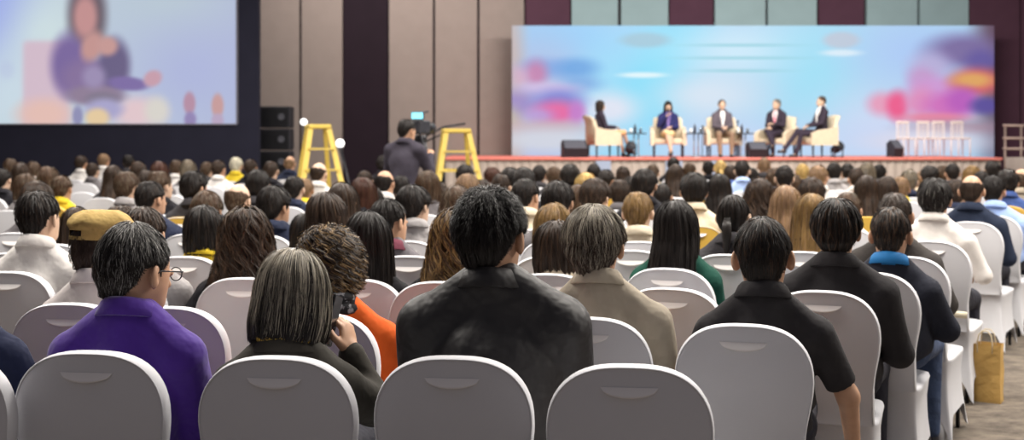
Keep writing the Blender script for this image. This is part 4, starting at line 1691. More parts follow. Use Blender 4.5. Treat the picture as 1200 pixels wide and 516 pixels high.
_, Jb, hb = seated('broad person with short spiky black hair and black jacket in the front row', 575, 224, 436, chair_px=530, ang=radians(6),
                   chair_label='white covered banquet chair in front of the broad person in black', chair_s=447, style='short', hair='black', seed=11, nh=11000, wid=0.0007, spiky=0.016,
                   top_kind='jacket', top_col=blackjk, collar='suit', yaw=-0.28, hs=1.10, sw=0.193, fat=0.015, hext=-0.012, hairkw=dict(lenk=0.9))
# scarf helpers
_x, _y = (741 - 600) / 458.0, F / 458.0
chair(_x + 0.03, _y + 0.30, radians(7), 'empty white covered banquet chair in the front row, right of the broad person')

# second row
whiteshirt = C('white_shirt', srgb(226, 220, 214), bump=0.5)
_, Jc, hc = seated('person wearing a yellow ochre cap and an off-white shirt', 118, 250, 330, chair_px=78, chair_s=335, chair_label='white covered banquet chair left of the purple polo, under the yellow cap wearer',
                   style='buzz', hair='darkbrown', seed=4, top_kind='shirt', top_col=C('off_white_shirt', srgb(206, 198, 196)), collar='shirt', dx=0.0, hs=1.06, sw=0.168, nh=2000, yaw=-0.55, pitch=0.05)
chair((215 - 600) / 339, F / 339 + 0.30, radians(8), 'empty white covered banquet chair right of the purple polo, in the second row')
_, Jo, ho = seated('person with curly brown hair, patterned scarf and orange top', 387, 267, 345, chair_px=368, chair_s=356, chair_label='white covered banquet chair in front of the orange top',
                   style='curly', hair='darkbrown', hair2='goldbrown', grey=0.30, seed=21, nh=6500, wid=0.0013, top_kind='shirt', top_col=mat('cloth_orange', srgb(222, 98, 38), 0.85, noise=0.06, bump=0.5, bscale=8, spec=0.2),
                   collar=None, dx=0.06, hext=-0.05, female=True, sw=0.153, hs=0.98, yaw=-0.2, pitch=0.1)
beige = C('beige_shirt', srgb(166, 156, 140), bump=0.6)
_, Je, he = seated('person with taupe-brown short hair and beige shirt in the second row', 697, 243, 355, chair_px=687, chair_s=365, chair_label='white covered banquet chair in front of the beige shirt',
                   style='full', hair='darkbrown', hair2='ash', grey=0.8, hairkw=dict(gfade=1.15, lenk=0.8), seed=13, nh=13000, wid=0.0006, top_kind='shirt', top_col=beige, collar='shirt', dx=0.02, sw=0.183, hs=1.08, hext=-0.03, yaw=-0.15, ang=radians(8))  # ash strands thinning downward paint the light on top of the hair
polo = C('dark_grey_polo', srgb(48, 46, 48), bump=0.5)
_, Jq, hq = seated('person with short black hair and dark grey polo shirt, bare forearm hanging beside the chair', 894, 255, 362, chair_px=871, chair_s=379, chair_label='white covered banquet chair in front of the dark grey polo shirt',
                   style='short', hair='black', hair2='brown', grey=0.25, hairkw=dict(gfade=1.0, lenk=0.8), seed=17, nh=11000, wid=0.0006, top_kind='tee', top_col=polo, collar='shirt', dx=0.0, sw=0.173, hs=1.06, ang=radians(13),
                   elr=(0.275, -0.01, 0.66), wrr=(0.30, 0.12, 0.44), ell=(-0.25, 0.03, 0.68), roll=-0.03)

# third row and the aisle seats
suit_k = C('black_suit', srgb(42, 40, 42), bump=0.35)
seated('person with tousled black hair and black suit at the aisle, left of the blue lanyard', 980, 232, 305, chair_px=963, chair_s=309, chair_label='white covered banquet chair at the aisle in front of the black suit',
       style='full', hair='black', hair2='brown', grey=0.15, seed=23, nh=4500, wid=0.0013, top_kind='jacket', top_col=suit_k, collar='suit', sw=0.183, ang=radians(20), lump=1.6, ell=(-0.22, 0.02, 0.68), elr=(0.235, 0.0, 0.66))
navy_s = C('dark_navy_suit', srgb(36, 38, 48), bump=0.35)
_, Jl, hl = seated('person with thinning black hair, blue lanyard collar and dark navy suit', 1044, 242, 273, chair_px=1018, chair_s=270, chair_label='white covered banquet chair at the aisle in front of the blue lanyard',
                   style='short', hair='black', hair2='brown', grey=0.3, seed=27, nh=4000, wid=0.0012, top_kind='jacket', top_col=navy_s, collar='shirt',
                   collar_col=mat('cloth_bright_blue', srgb(26, 108, 168), 0.7), sw=0.163, ang=radians(25), trousers=mat('cloth_denim', srgb(58, 72, 100), 0.9, noise=0.25, nscale=14, bump=0.5, bscale=12),
                   elr=(0.235, 0.0, 0.66), pitch=0.1)
char = C('charcoal_jacket', srgb(62, 58, 56), bump=0.4)
seated('person with cropped dark hair and charcoal jacket behind the blue lanyard', 1049, 223, 236, chair_px=1060, chair_s=237, chair_label='white covered banquet chair at the aisle in front of the charcoal jacket',
       style='buzz', hair='darkbrown', seed=29, nh=3000, wid=0.0012, top_kind='jacket', top_col=char, collar='suit', sw=0.178, ang=radians(29), hs=1.02, dx=0.0, elr=(0.24, 0.02, 0.66), roll=0.02)
seated('person with black hair and crisp white shirt at the aisle', 1096, 208, 203, chair_px=1092, chair_s=205, chair_label='white covered banquet chair at the aisle in front of the crisp white shirt',
       style='full', hair='black', hair2='grey', grey=0.08, seed=31, nh=3000, wid=0.0015, top_kind='shirt', top_col=whiteshirt, collar='shirt', sw=0.183, ang=radians(30), elr=(0.265, -0.02, 0.72), wrr=(0.2, 0.2, 0.70), hh=0.005, h=0.012)
seated('balding person in a dark navy suit beyond the crisp white shirt', 1139, 203, 168, chair_px=1138, chair_s=165, chair_label='white covered banquet chair at the aisle in front of the balding person in navy',
       style='bald', hair='darkbrown', seed=33, nh=1800, wid=0.0017, top_kind='jacket', top_col=C('navy_suit', srgb(36, 44, 62), bump=0.3), collar='suit', sw=0.178, ang=radians(32), elr=(0.24, 0.0, 0.66), hh=0.006, h=0.014)
seated('person with black hair and light blue shirt near the right picture edge', 1164, 205, 156, chair_px=1163, chair_s=152, chair_label='white covered banquet chair in front of the light blue shirt',
       style='short', hair='black', seed=35, nh=1500, wid=0.002, top_kind='shirt', top_col=C('light_blue_shirt', srgb(158, 182, 226)), collar='shirt', sw=0.173, ang=radians(32.1), hh=0.006, h=0.014, hext=-0.05, dx=0.0)
green = C('dark_green_top', srgb(22, 70, 58), bump=0.4)
seated('person with long loose black hair and dark green top', 793, 235, 262, chair_px=782, chair_s=262, chair_label='white covered banquet chair in front of the dark green top',
       style='long', hair='black', seed=41, nh=5000, wid=0.0014, top_kind='shirt', top_col=green, collar=None, female=True, sw=0.153, yaw=-0.25, hs=1.06, hairkw=dict(lenk=1.0), fat=0.01)
seated('person with long straight black hair and black top, left of the broad person', 432, 249, 258, chair_px=415, chair_s=285, chair_label='white covered banquet chair in front of the long straight black hair',
       style='long', hair='black', seed=43, nh=5000, wid=0.0013, top_kind='jacket', top_col=C('black_top', srgb(30, 29, 33)), collar=None, female=True, sw=0.153, yaw=0.1, hs=1.10)
seated('person with long wavy dark brown hair and black sleeves, behind the grey bob', 289, 245, 262, chair_px=285, chair_s=282, chair_label='white covered banquet chair in front of the long wavy brown hair',
       style='wavy', hair='darkbrown', hair2='brown', grey=0.45, seed=45, nh=6500, wid=0.0014, top_kind='jacket', top_col=C('black_top', srgb(30, 29, 33)), collar=None, female=True, sw=0.158, hs=1.05, elr=(0.24, .04, .7), ell=(-0.29, .02, .68))
seated('person with long curly golden-brown hair half hidden by the broad person', 534, 245, 245, chair_px=515, chair_s=290, chair_label='white covered banquet chair in front of the curly golden-brown hair',
       style='wavy', hair='brown', hair2='goldbrown', grey=0.5, seed=47, nh=5500, wid=0.0015, top_kind='jacket', top_col=C('black_top', srgb(30, 29, 33)), collar=None, female=True, sw=0.148, hs=1.0)
seated('person with short black hair, face mask strap and maroon and grey top', 457, 231, 232, style='short', hair='black', seed=49, nh=3200, wid=0.0014, chair_label='white covered banquet chair in front of the maroon and grey top', chair_px=478, chair_s=236,
       top_kind='shirt', top_col=C('grey_jacket', srgb(110, 106, 110)), collar='suit', collar_col=C('maroon', srgb(110, 58, 72)), yaw=-0.6, hh=0.005, h=0.012)
# ------------------------------------------------------------------ scarves, phone, bags, papers
def checker_mat(key, c1, c2, scale):
    m = mat(key, c1, 0.85, spec=0.2)
    t = m.node_tree
    b_ = t.nodes['Principled BSDF']
    tc_ = t.nodes.new('ShaderNodeTexCoord')
    ck = t.nodes.new('ShaderNodeTexChecker')
    ck.inputs['Scale'].default_value = scale
    ck.inputs[1].default_value = (*c1, 1)
    ck.inputs[2].default_value = (*c2, 1)
    t.links.new(tc_.outputs['Object'], ck.inputs[0])
    t.links.new(ck.outputs[0], b_.inputs['Base Color'])
    return m


def scarf(root, J, m, r=0.066, zo=0.0, thick=0.018):
    nk = np.array(J['neck'])
    mb = MB()
    for q in range(3):
        pts = []
        for k in range(33):
            th = 2 * pi * k / 32 + q
            rr = r + 0.004 * sin(3 * th + q * 2) + 0.004 * q
            pts.append(nk + (rr * sin(th), -rr * cos(th) * 1.05, 0.012 + zo + 0.014 * (1 - q) + 0.005 * sin(2 * th + q) + 0.012 * cos(th)))
        mb.tube(pts, thick, 8)
    return mb.obj('scarf', m, root, True)


rg = Jg['root']
scarf(rg, Jg, checker_mat('scarf_yellow_check', srgb(206, 170, 62), srgb(70, 62, 50), 110), 0.066, 0.022, 0.013)
sm_ = mat('scarf_black_white', srgb(70, 70, 74), 0.9, noise=0.9, nscale=26, spec=0.2)
for n__ in sm_.node_tree.nodes:
    if n__.type == 'VALTORGB':
        n__.color_ramp.elements[0].position = 0.50
        n__.color_ramp.elements[1].position = 0.58
        n__.color_ramp.elements[0].color = (0.015, 0.015, 0.017, 1)
        n__.color_ramp.elements[1].color = (0.30, 0.30, 0.32, 1)
scarf(Jo['root'], Jo, sm_, 0.072, -0.020, 0.022)

# the phone at the grey-bobbed person's ear
hx, hy = local_to_world((rg.location.x, rg.location.y), -rg.rotation_euler[2], (0.118, 0.052))
ph = MB().box((-0.036, -0.0045, -0.075), (0.036, 0.0045, 0.075), bev=0.003).obj('mobile_phone', mat('phone_black_glass', (0.01, 0.01, 0.012), 0.15, spec=0.6), None, False,
                                                                             (hx, hy, Jg['wrr'][2] + 0.10), (0.15, 0.30, 1.5 + rg.rotation_euler[2]))
tag(ph, "dark mobile phone held at the grey-bobbed person's ear", 'phone')

# kraft paper bag on the aisle carpet
kraft = mat('kraft_paper', srgb(196, 158, 92), 0.8, noise=0.10, nscale=7, bump=0.35, bscale=9)
kraft_in = mat('kraft_paper_inside', srgb(150, 118, 70), 0.85)
sb = 202.0
bx, by = (1156 - 600) / sb, F / sb
bag = empty('paper_bag', (bx, by, 0), radians(-32))
tag(bag, 'brown kraft paper bag with twisted handles standing on the aisle carpet', 'bag')
w2, d2, hb_ = 0.085, 0.05, 0.335
V, Fc = [], []
lev = [(0.0, 1.0, 0), (0.06, 1.0, 0.002), (0.18, 0.97, -0.006), (0.28, 0.99, 0.004), (hb_, 1.03, 0)]
for (z, k, o) in lev:
    V += [(-w2 * k, -d2 * k, z), (0, -d2 * k - o, z), (w2 * k, -d2 * k, z), (w2 * k + o, 0, z + (0.004 if z == hb_ else 0)), (w2 * k - o, d2 * k, z), (0, d2 * k, z), (-w2 * k, d2 * k, z), (-w2 * k + 0.012 * (z > .1), 0, z)]
n_ = 8
for j in range(len(lev) - 1):
    for k in range(n_):
        Fc.append((j * n_ + k, j * n_ + (k + 1) % n_, (j + 1) * n_ + (k + 1) % n_, (j + 1) * n_ + k))
Fc.append(tuple(range(7, -1, -1)))
b0 = len(V)
for z, k in ((hb_, 1.0), (0.02, 0.96)):
    V += [(-w2 * k, -d2 * k, z), (w2 * k, -d2 * k, z), (w2 * k, d2 * k, z), (-w2 * k, d2 * k, z)]
for k in range(4):
    Fc.append((b0 + k, b0 + 4 + k, b0 + 4 + (k + 1) % 4, b0 + (k + 1) % 4))
mesh_obj('bag_body', V, Fc, kraft, bag, False)
for sy in (-1, 1):
    pts = [(-0.04, sy * d2, hb_ - 0.05), (-0.042, sy * (d2 + .002), hb_), (-0.034, sy * (d2 - 0.004), hb_ + 0.05), (-0.015, sy * (d2 - 0.01), hb_ + 0.075), (0.015, sy * (d2 - 0.01), hb_ + 0.075), (0.034, sy * (d2 - 0.004), hb_ + 0.05), (0.042, sy * (d2 + .002), hb_), (0.04, sy * d2, hb_ - 0.05)]
    MB().tube(pts, 0.004, 6).obj('handle', mat('kraft_handle', srgb(206, 190, 160), 0.7), bag, True)

# clear plastic bag with a knotted neck on the floor by the aisle
pl = mat('thin_white_plastic', (0.8, 0.8, 0.82), 0.25, alpha=0.55, spec=0.5)
sp = 236.0
pbx, pby = (1098 - 600) / sp, F / sp
pb = empty('plastic_bag', (pbx, pby, 0))
tag(pb, 'small translucent white plastic bag standing on the carpet by the aisle chairs', 'bag')
prof = [(0.0, 0.002), (0.05, 0.004), (0.062, 0.03), (0.055, 0.08), (0.04, 0.12), (0.016, 0.145), (0.012, 0.155), (0.03, 0.185)]
V, Fc = [], []
for i, (r_, z) in enumerate(prof):
    for k in range(20):
        a_ = 2 * pi * k / 20
        rr = r_ * (1 + 0.12 * sin(5 * a_ + i) + 0.06 * sin(9 * a_ + 2 * i))
        V.append((rr * cos(a_), rr * sin(a_) * 0.7, z))
for i in range(len(prof) - 1):
    for k in range(20):
        Fc.append((i * 20 + k, i * 20 + (k + 1) % 20, (i + 1) * 20 + (k + 1) % 20, (i + 1) * 20 + k))
mesh_obj('bag_body', V, Fc, pl, pb)
for sx in (-1, 1):
    MB().tube([(sx * 0.01, 0, 0.155), (sx * 0.03, 0, 0.20), (sx * 0.022, 0, 0.235), (sx * 0.004, 0, 0.19)], 0.005, 6).obj('handle', mat('white_plastic', (.85, .85, .86), 0.4), pb, True)

# rolled programme on the lap in the charcoal jacket's row
rp = MB()
rp.tube([(-0.09, 0, 0), (0.09, 0, 0)], 0.018, 16)
sr = 222.0
ro = rp.obj('rolled_programme', mat('programme_paper', srgb(206, 196, 172), 0.7), None, True, ((1112 - 600) / sr, F / sr, CAMZ - (368 - HOR) / sr), (0, 0.05, -0.3))
tag(ro, 'rolled cream paper programme lying in the lap of the charcoal jacket', 'paper')

# the yellow ochre cap: stitched crown, sweat band with rear opening and strap, peak in front
ochre = mat('cap_ochre_cotton', srgb(166, 140, 84), 0.9, noise=0.12, nscale=14, bump=0.6, bscale=11)
V, Fc = [], []
nn = 64
rows_ = [(0.000, 0.0), (0.030, -0.001), (0.060, -0.006), (0.085, -0.018), (0.100, -0.036), (0.103, -0.050), (0.095, -0.061), (0.093, -0.066), (0.093, -0.096), (0.090, -0.096)]
for i, (r_, z) in enumerate(rows_):
    for k in range(nn):
        a_ = 2 * pi * k / nn
        back = -sin(a_)
        wob = 1 + (0.008 * sin(7 * a_ + 1) + 0.006 * sin(12 * a_)) * (1 if 2 <= i <= 5 else 0)
        x, y, zz = r_ * cos(a_) * 0.96 * wob, r_ * sin(a_) * 1.15 * wob, z + (0.003 * sin(5 * a_ + 0.6) + 0.002 * sin(9 * a_)) * (1 if 2 <= i <= 5 else 0)
        if i >= 6:
            # the rear opening rises over the strap
            op = max(0.0, 1 - ((a_ - 1.5 * pi) / 0.42) ** 2)
            zz += 0.0
        V.append((x, y, zz))
for i in range(len(rows_) - 1):
    for k in range(nn):
        a_ = 2 * pi * (k + 0.5) / nn
        if i == 7 and abs(a_ - 1.5 * pi) < 0.36:
            continue
        if i == 8 and abs(a_ - 1.5 * pi) < 0.36:
            continue
        Fc.append((i * nn + k, (i + 1) * nn + k, (i + 1) * nn + (k + 1) % nn, i * nn + (k + 1) % nn))
V = [(a_ * 1.04, b_ - 0.004, c_ * 1.1 + 0.134) for a_, b_, c_ in V]
capo = mesh_obj('cap', V, Fc, ochre, hc.parent)
wear(capo, hc)
pts = [(0.094 * cos(a_) * 0.96, 0.094 * sin(a_) * 1.15, -0.090) for a_ in np.linspace(1.5 * pi - 0.42, 1.5 * pi + 0.42, 12)]
stp = MB()
for (xa, ya, za), (xb, yb, zb_) in zip(pts[:-1], pts[1:]):
    stp.add([(xa, ya, za - .006), (xb, yb, za - .006), (xb, yb, za + .006), (xa, ya, za + .006)], [(0, 1, 2, 3)])
stp.V = [(a_ * 1.04, b_ - 0.004, c_ * 1.1 + 0.134) for a_, b_, c_ in stp.V]
stp.obj('strap', ochre, capo)
V, Fc = [], []
for j in range(5):
    for i in range(13):
        a_ = pi * (0.18 + 0.64 * i / 12)
        rr = 0.088 + 0.055 * j / 4 * sin((a_ - pi * 0.18) / 0.64)
        V.append((rr * cos(a_) * 0.95, rr * sin(a_) * 1.15, -0.090 - 0.022 * j / 4 - 0.02 * (cos(a_) ** 2)))
for j in range(4):
    for i in range(12):
        Fc.append((j * 13 + i, j * 13 + i + 1, j * 13 + i + 14, j * 13 + i + 13))
V = [(a_ * 1.04, b_ - 0.004, c_ * 1.1 + 0.134) for a_, b_, c_ in V]
mesh_obj('peak', V, Fc, ochre, capo)
# ------------------------------------------------------------------ people on the stage and the camera operator
def figure(label, cat_label, loc, ang, J, style, hair, top_m, trous, top_kind='jacket', skin=SKIN_PALE, female=False, collar='suit', collar_col=None, hh=0.0055, bare_legs=False, group=None, nh=900, shirt=None):
    r = empty('person', loc, ang)
    tag(r, label, 'person', group)
    V, Q, mi = body_geo(J, 0.014, hh, female)
    mesh_obj('body', V, Q, [skin, LIP, EYEM], r, True, mi)
    V, Q = top_geo(J, 0.012, top_kind, 0.0, female)
    g = mesh_obj({'jacket': 'jacket', 'shirt': 'shirt', 'tee': 'shirt'}[top_kind], V, Q, top_m, r)
    if collar:
        V, Fc = collar_geo(J, 0.062, collar)
        mesh_obj('collar', V, Fc, collar_col or top_m, g)
    if shirt:
        # shirt front and tie between the lapels
        nk, ch_ = np.array(J['neck']), np.array(J['chest'])
        y_ = ch_[1] + 0.135
        V = [(nk[0] - 0.045, y_ - 0.05, nk[2] - 0.02), (nk[0] + 0.045, y_ - 0.05, nk[2] - 0.02), (nk[0] + 0.055, y_ - 0.012, nk[2] - 0.12), (nk[0] + 0.012, y_ + 0.004, ch_[2] - 0.15), (nk[0] - 0.012, y_ + 0.004, ch_[2] - 0.15), (nk[0] - 0.055, y_ - 0.012, nk[2] - 0.12)]
        V2 = [(a_, b_ - 0.05, c_) for a_, b_, c_ in V]
        n6 = 6
        Fc = [tuple(range(6)), tuple(range(11, 5, -1))] + [(k, k + 6, (k + 1) % 6 + 6, (k + 1) % 6) for k in range(6)]
        so_ = mesh_obj('shirt_front', V + V2, Fc, shirt[0], g, False)
        if shirt[1]:
            V = [(nk[0] - 0.014, y_ - 0.035, nk[2] - 0.03), (nk[0] + 0.014, y_ - 0.035, nk[2] - 0.03), (nk[0] + 0.022, y_ + 0.008, ch_[2] - 0.06), (nk[0], y_ + 0.012, ch_[2] - 0.14), (nk[0] - 0.022, y_ + 0.008, ch_[2] - 0.06)]
            V2 = [(a_, b_ - 0.02, c_) for a_, b_, c_ in V]
            Fc = [tuple(range(5)), tuple(range(9, 4, -1))] + [(k, k + 5, (k + 1) % 5 + 5, (k + 1) % 5) for k in range(5)]
            mesh_obj('tie', V + V2, Fc, shirt[1], g, False)
    V, Q = legs_geo(J, 0.014, skirt=bare_legs)
    mesh_obj('skirt' if bare_legs else 'trousers', V, Q, trous, r)
    for sd in (-1, 1):
        V, Q = shoe_geo(J, sd, 0.012)
        mesh_obj('shoe', V, Q, blackp, r)
    add_hair(r, J, hair_mesh('hair', style, hair, n=nh, wid=0.002))
    return r


SZ = 1.153


def stage_at(px, s=50.0):
    return (px - 600) / s, F / s


greysuit = cloth('stage_grey_suit', srgb(92, 84, 92), bump=0.2)
darksuit = cloth('stage_dark_suit', srgb(54, 46, 58), bump=0.2)
navyst = cloth('stage_navy', srgb(44, 46, 92), bump=0.2)
khaki = cloth('stage_khaki', srgb(140, 116, 96), bump=0.2)
shirtw = cloth('stage_white_shirt', srgb(236, 232, 230), bump=0.1)
pinktie = mat('cloth_pink_tie', srgb(214, 92, 120), 0.6)
G = 'panelists on the stage'
base = dict(sw=0.175, hs=1.0)
X, Y = stage_at(706)
J = joints(H=1.34, yaw=-0.1, wrl=(-.06, .30, .70), wrr=(.06, .30, .70), knl=(-.07, .46, .54), knr=(.09, .50, .58), anl=(-.05, .52, .10), anr=(-.02, .66, .16), **base)
figure('leftmost panelist in dark top and skirt, seated side-on facing right on the stage', '', (X, Y, SZ), -1.35, J, 'bob', 'darkbrown', darksuit, cloth('stage_skirt_tan', srgb(224, 178, 130)), female=True, bare_legs=True, group=G)
X, Y = stage_at(783)
J = joints(H=1.33, yaw=0.1, wrr=(.05, .16, .95), elr=(.22, .06, .74), wrl=(-.06, .25, .70), knl=(-.05, .44, .55), knr=(.06, .46, .58), anl=(-.03, .48, .12), anr=(-.05, .50, .14), **base)
figure('panelist with long black hair and navy jacket speaking into a microphone', '', (X, Y, SZ), 3.05, J, 'long', 'black', navyst, cloth('stage_skirt_cream', srgb(232, 200, 150)), female=True, bare_legs=True, group=G, shirt=(cloth('stage_violet', srgb(140, 120, 180)), None))
hm = MB().tube([(0, 0, -0.08), (0, 0, 0.05)], 0.014, 8).lathe([(0, 0.05), (0.026, 0.06), (0.028, 0.08), (0.018, 0.10), (0, 0.105)], n=12).obj('microphone', darkmetal, None, True, (X - 0.03, Y - 0.22, SZ + 1.05), (0.5, 0, 0))
tag(hm, 'handheld black microphone in the hand of the navy-jacketed panelist', 'microphone')
X, Y = stage_at(846.5)
J = joints(H=1.36, wrr=(.05, .25, .70), wrl=(-.05, .26, .70), knl=(-.15, .45, .53), knr=(.15, .45, .53), anl=(-.13, .47, .10), anr=(.13, .47, .10), **base)
figure('middle panelist in grey suit with white shirt, hands folded, facing the hall', '', (X, Y, SZ), 3.14, J, 'short', 'black', greysuit, khaki, group=G, shirt=(shirtw, None))
X, Y = stage_at(909, 49.6)
J = joints(H=1.38, yaw=-0.45, wrr=(.06, .28, .70), wrl=(-.04, .24, .78), knl=(-.10, .46, .54), knr=(.03, .46, .62), anl=(-.12, .48, .10), anr=(-.18, .62, .30), **base)
figure('grey-haired panelist in dark suit with pink tie, legs crossed', '', (X, Y, SZ), 2.55, J, 'short', 'grey', darksuit, darksuit, group=G, shirt=(shirtw, pinktie))
X, Y = stage_at(960, 50.9)
J = joints(H=1.42, yaw=0.0, wrr=(.05, .28, .72), wrl=(-.05, .28, .72), knl=(-.10, .48, .54), knr=(.06, .50, .60), anl=(-.10, .60, .10), anr=(.0, .84, .20), **base)
figure('rightmost panelist in dark suit leaning back side-on, legs stretched to the left', '', (X, Y, SZ), 1.75, J, 'short', 'brown', darksuit, darksuit, group=G, shirt=(shirtw, None), collar='shirt', collar_col=shirtw)

# the camera operator stands behind the tripod
so = 108.0
X, Y = (474 - 600) / so, F / so
Hc = CAMZ - (139 - HOR) / so
J = dict(H=Hc, sw=0.18, hip=(0, 0, 0.93), waist=(0, -0.01, 1.10), chest=(0, 0.0, Hc - 0.46), neck=(0, 0.01, Hc - 0.255), head=(0.01, 0.05, Hc - 0.128), shl=(-0.17, 0, Hc - 0.345), shr=(0.17, 0, Hc - 0.345),
         ell=(-0.24, 0.10, Hc - 0.60), elr=(0.24, 0.14, Hc - 0.58), wrl=(-0.06, 0.36, Hc - 0.44), wrr=(0.14, 0.38, Hc - 0.40), knl=(-0.11, 0.02, 0.50), knr=(0.11, 0.02, 0.50), anl=(-0.12, 0, 0.10), anr=(0.12, 0, 0.10),
         yaw=-0.4, pitch=0.1, roll=0.0, hs=1.0, foot=(0, 1, 0))
figure('camera operator in dark jacket standing behind a video camera', '', (X, Y, 0), -0.35, J, 'short', 'black', cloth('operator_dark', srgb(58, 54, 64), bump=0.3), cloth('dark_trousers', srgb(44, 44, 52)), skin=SKIN)
cx_, cy_ = (489 - 600) / 106.0, F / 106.0 + 0.42
vc = empty('video_camera', (cx_, cy_, 0), -0.25)
tag(vc, 'black professional video camera with bright blue viewfinder on its tripod', 'video camera')
zc = 1.5 + 20 / 103.0
MB().box((-0.06, -0.18, zc - 0.10), (0.06, 0.20, zc + 0.06), bev=0.015).obj('camera_body', blackp, vc)
MB().tube([(0, 0.20, zc - 0.02), (0, 0.40, zc - 0.02)], 0.05, 16, r2=0.062).obj('lens', darkmetal, vc, True)
vf = MB().box((-0.02, -0.26, zc + 0.06), (0.13, -0.235, zc + 0.15), bev=0.006).obj('viewfinder', blackp, vc)
MB().box((-0.01, -0.268, zc + 0.07), (0.12, -0.261, zc + 0.14)).obj('viewfinder_screen', mat('viewfinder_blue_glow', (0.2, 0.6, 0.8), 0.4, emit=(srgb(130, 225, 240), 1.0)), vf)
MB().tube([(0.05, -0.1, zc + 0.05), (0.07, -0.14, zc + 0.14), (0.06, 0.1, zc + 0.16)], 0.012, 8).obj('top_handle', blackp, vc, True)
MB().tube([(0.05, -0.15, zc - 0.1), (0.22, -0.42, zc - 0.30)], 0.012, 8).obj('pan_handle', darkmetal, vc, True)
MB().lathe([(0, -0.04), (0.07, -0.04), (0.06, 0.03), (0, 0.03)], n=16).obj('tripod_head', darkmetal, vc, True, (0, 0, zc - 0.14))
for k in range(3):
    a_ = 0.5 + k * 2 * pi / 3
    MB().tube([(0.04 * cos(a_), 0.04 * sin(a_), zc - 0.17), (0.22 * cos(a_), 0.22 * sin(a_), 0.75), (0.42 * cos(a_), 0.42 * sin(a_), 0.0)], 0.024, 8, r2=0.014).obj('tripod_leg', darkmetal, vc, True)
MB().lathe([(0, -0.02), (0.022, -0.012), (0.028, 0), (0.02, 0.016), (0, 0.02)], n=12).obj('indicator_light', mat('blue_indicator', (0, 0, 1), 0.4, emit=(srgb(70, 110, 255), 2.2)), vc, True, (0.17, -0.44, CAMZ - (179 - HOR) / 104.0))
# a jib arm with a second camera stands beyond
jb = empty('camera_crane', ((520 - 600) / 70.0, F / 70.0, 0))
tag(jb, 'thin black camera crane arms on a stand behind the video camera', 'camera crane')
zj = 1.5 + 18 / 70.0
MB().tube([(0, 0, 0.02), (0, 0, zj)], 0.03, 8).obj('stand', darkmetal, jb, True)
MB().lathe([(0, 0), (0.3, 0), (0.3, 0.02), (0.05, 0.05)], n=18).obj('base', darkmetal, jb, True)
MB().tube([(-0.30, -0.1, zj - 0.15), (0.0, 0, zj), (0.35, 0.2, zj + 0.06)], 0.018, 8).obj('crane_arm', darkmetal, jb, True)
MB().tube([(-0.34, -0.1, zj - 0.26), (0.0, 0, zj - 0.11), (0.35, 0.2, zj - 0.04)], 0.014, 8).obj('crane_arm', darkmetal, jb, True)
MB().box((-0.42, -0.18, zj - 0.32), (-0.28, 0.0, zj - 0.14), bev=0.012).obj('counterweight', blackp, jb)
# ------------------------------------------------------------------ the crowd: shared shapes, one object per person
COLS = {'white': srgb(222, 218, 214), 'offwhite': srgb(200, 194, 188), 'lightgrey': srgb(160, 156, 156), 'grey': srgb(112, 108, 110), 'darkgrey': srgb(62, 60, 63),
        'black': srgb(36, 35, 40), 'navy': srgb(42, 48, 68), 'yellow': srgb(224, 196, 56), 'lightblue': srgb(166, 188, 226), 'blue': srgb(70, 92, 150), 'cream': srgb(214, 200, 176),
        'beige': srgb(170, 158, 140), 'brown': srgb(92, 74, 62), 'dotted': srgb(206, 194, 172)}
CLN = {'white': 'white shirt', 'offwhite': 'off-white shirt', 'lightgrey': 'light grey shirt', 'grey': 'grey top', 'darkgrey': 'dark grey jacket', 'black': 'black top', 'navy': 'navy jacket',
       'yellow': 'yellow top', 'lightblue': 'pale blue shirt', 'blue': 'blue top', 'cream': 'cream shirt', 'beige': 'beige top', 'brown': 'brown top', 'dotted': 'cream speckled shirt'}
HN = {'black': 'black', 'darkbrown': 'dark brown', 'brown': 'brown', 'redbrown': 'reddish brown', 'lightbrown': 'light brown', 'goldbrown': 'golden brown', 'blond': 'blond', 'white': 'white', 'grey': 'grey', 'taupe': 'ash brown'}
SN = {'short': 'short %s hair', 'full': 'full %s hair', 'bob': '%s bob', 'long': 'long %s hair', 'wavy': 'wavy %s hair', 'curly': 'curly %s hair', 'pony': '%s ponytail', 'bald': 'balding %s head', 'buzz': 'cropped %s hair'}
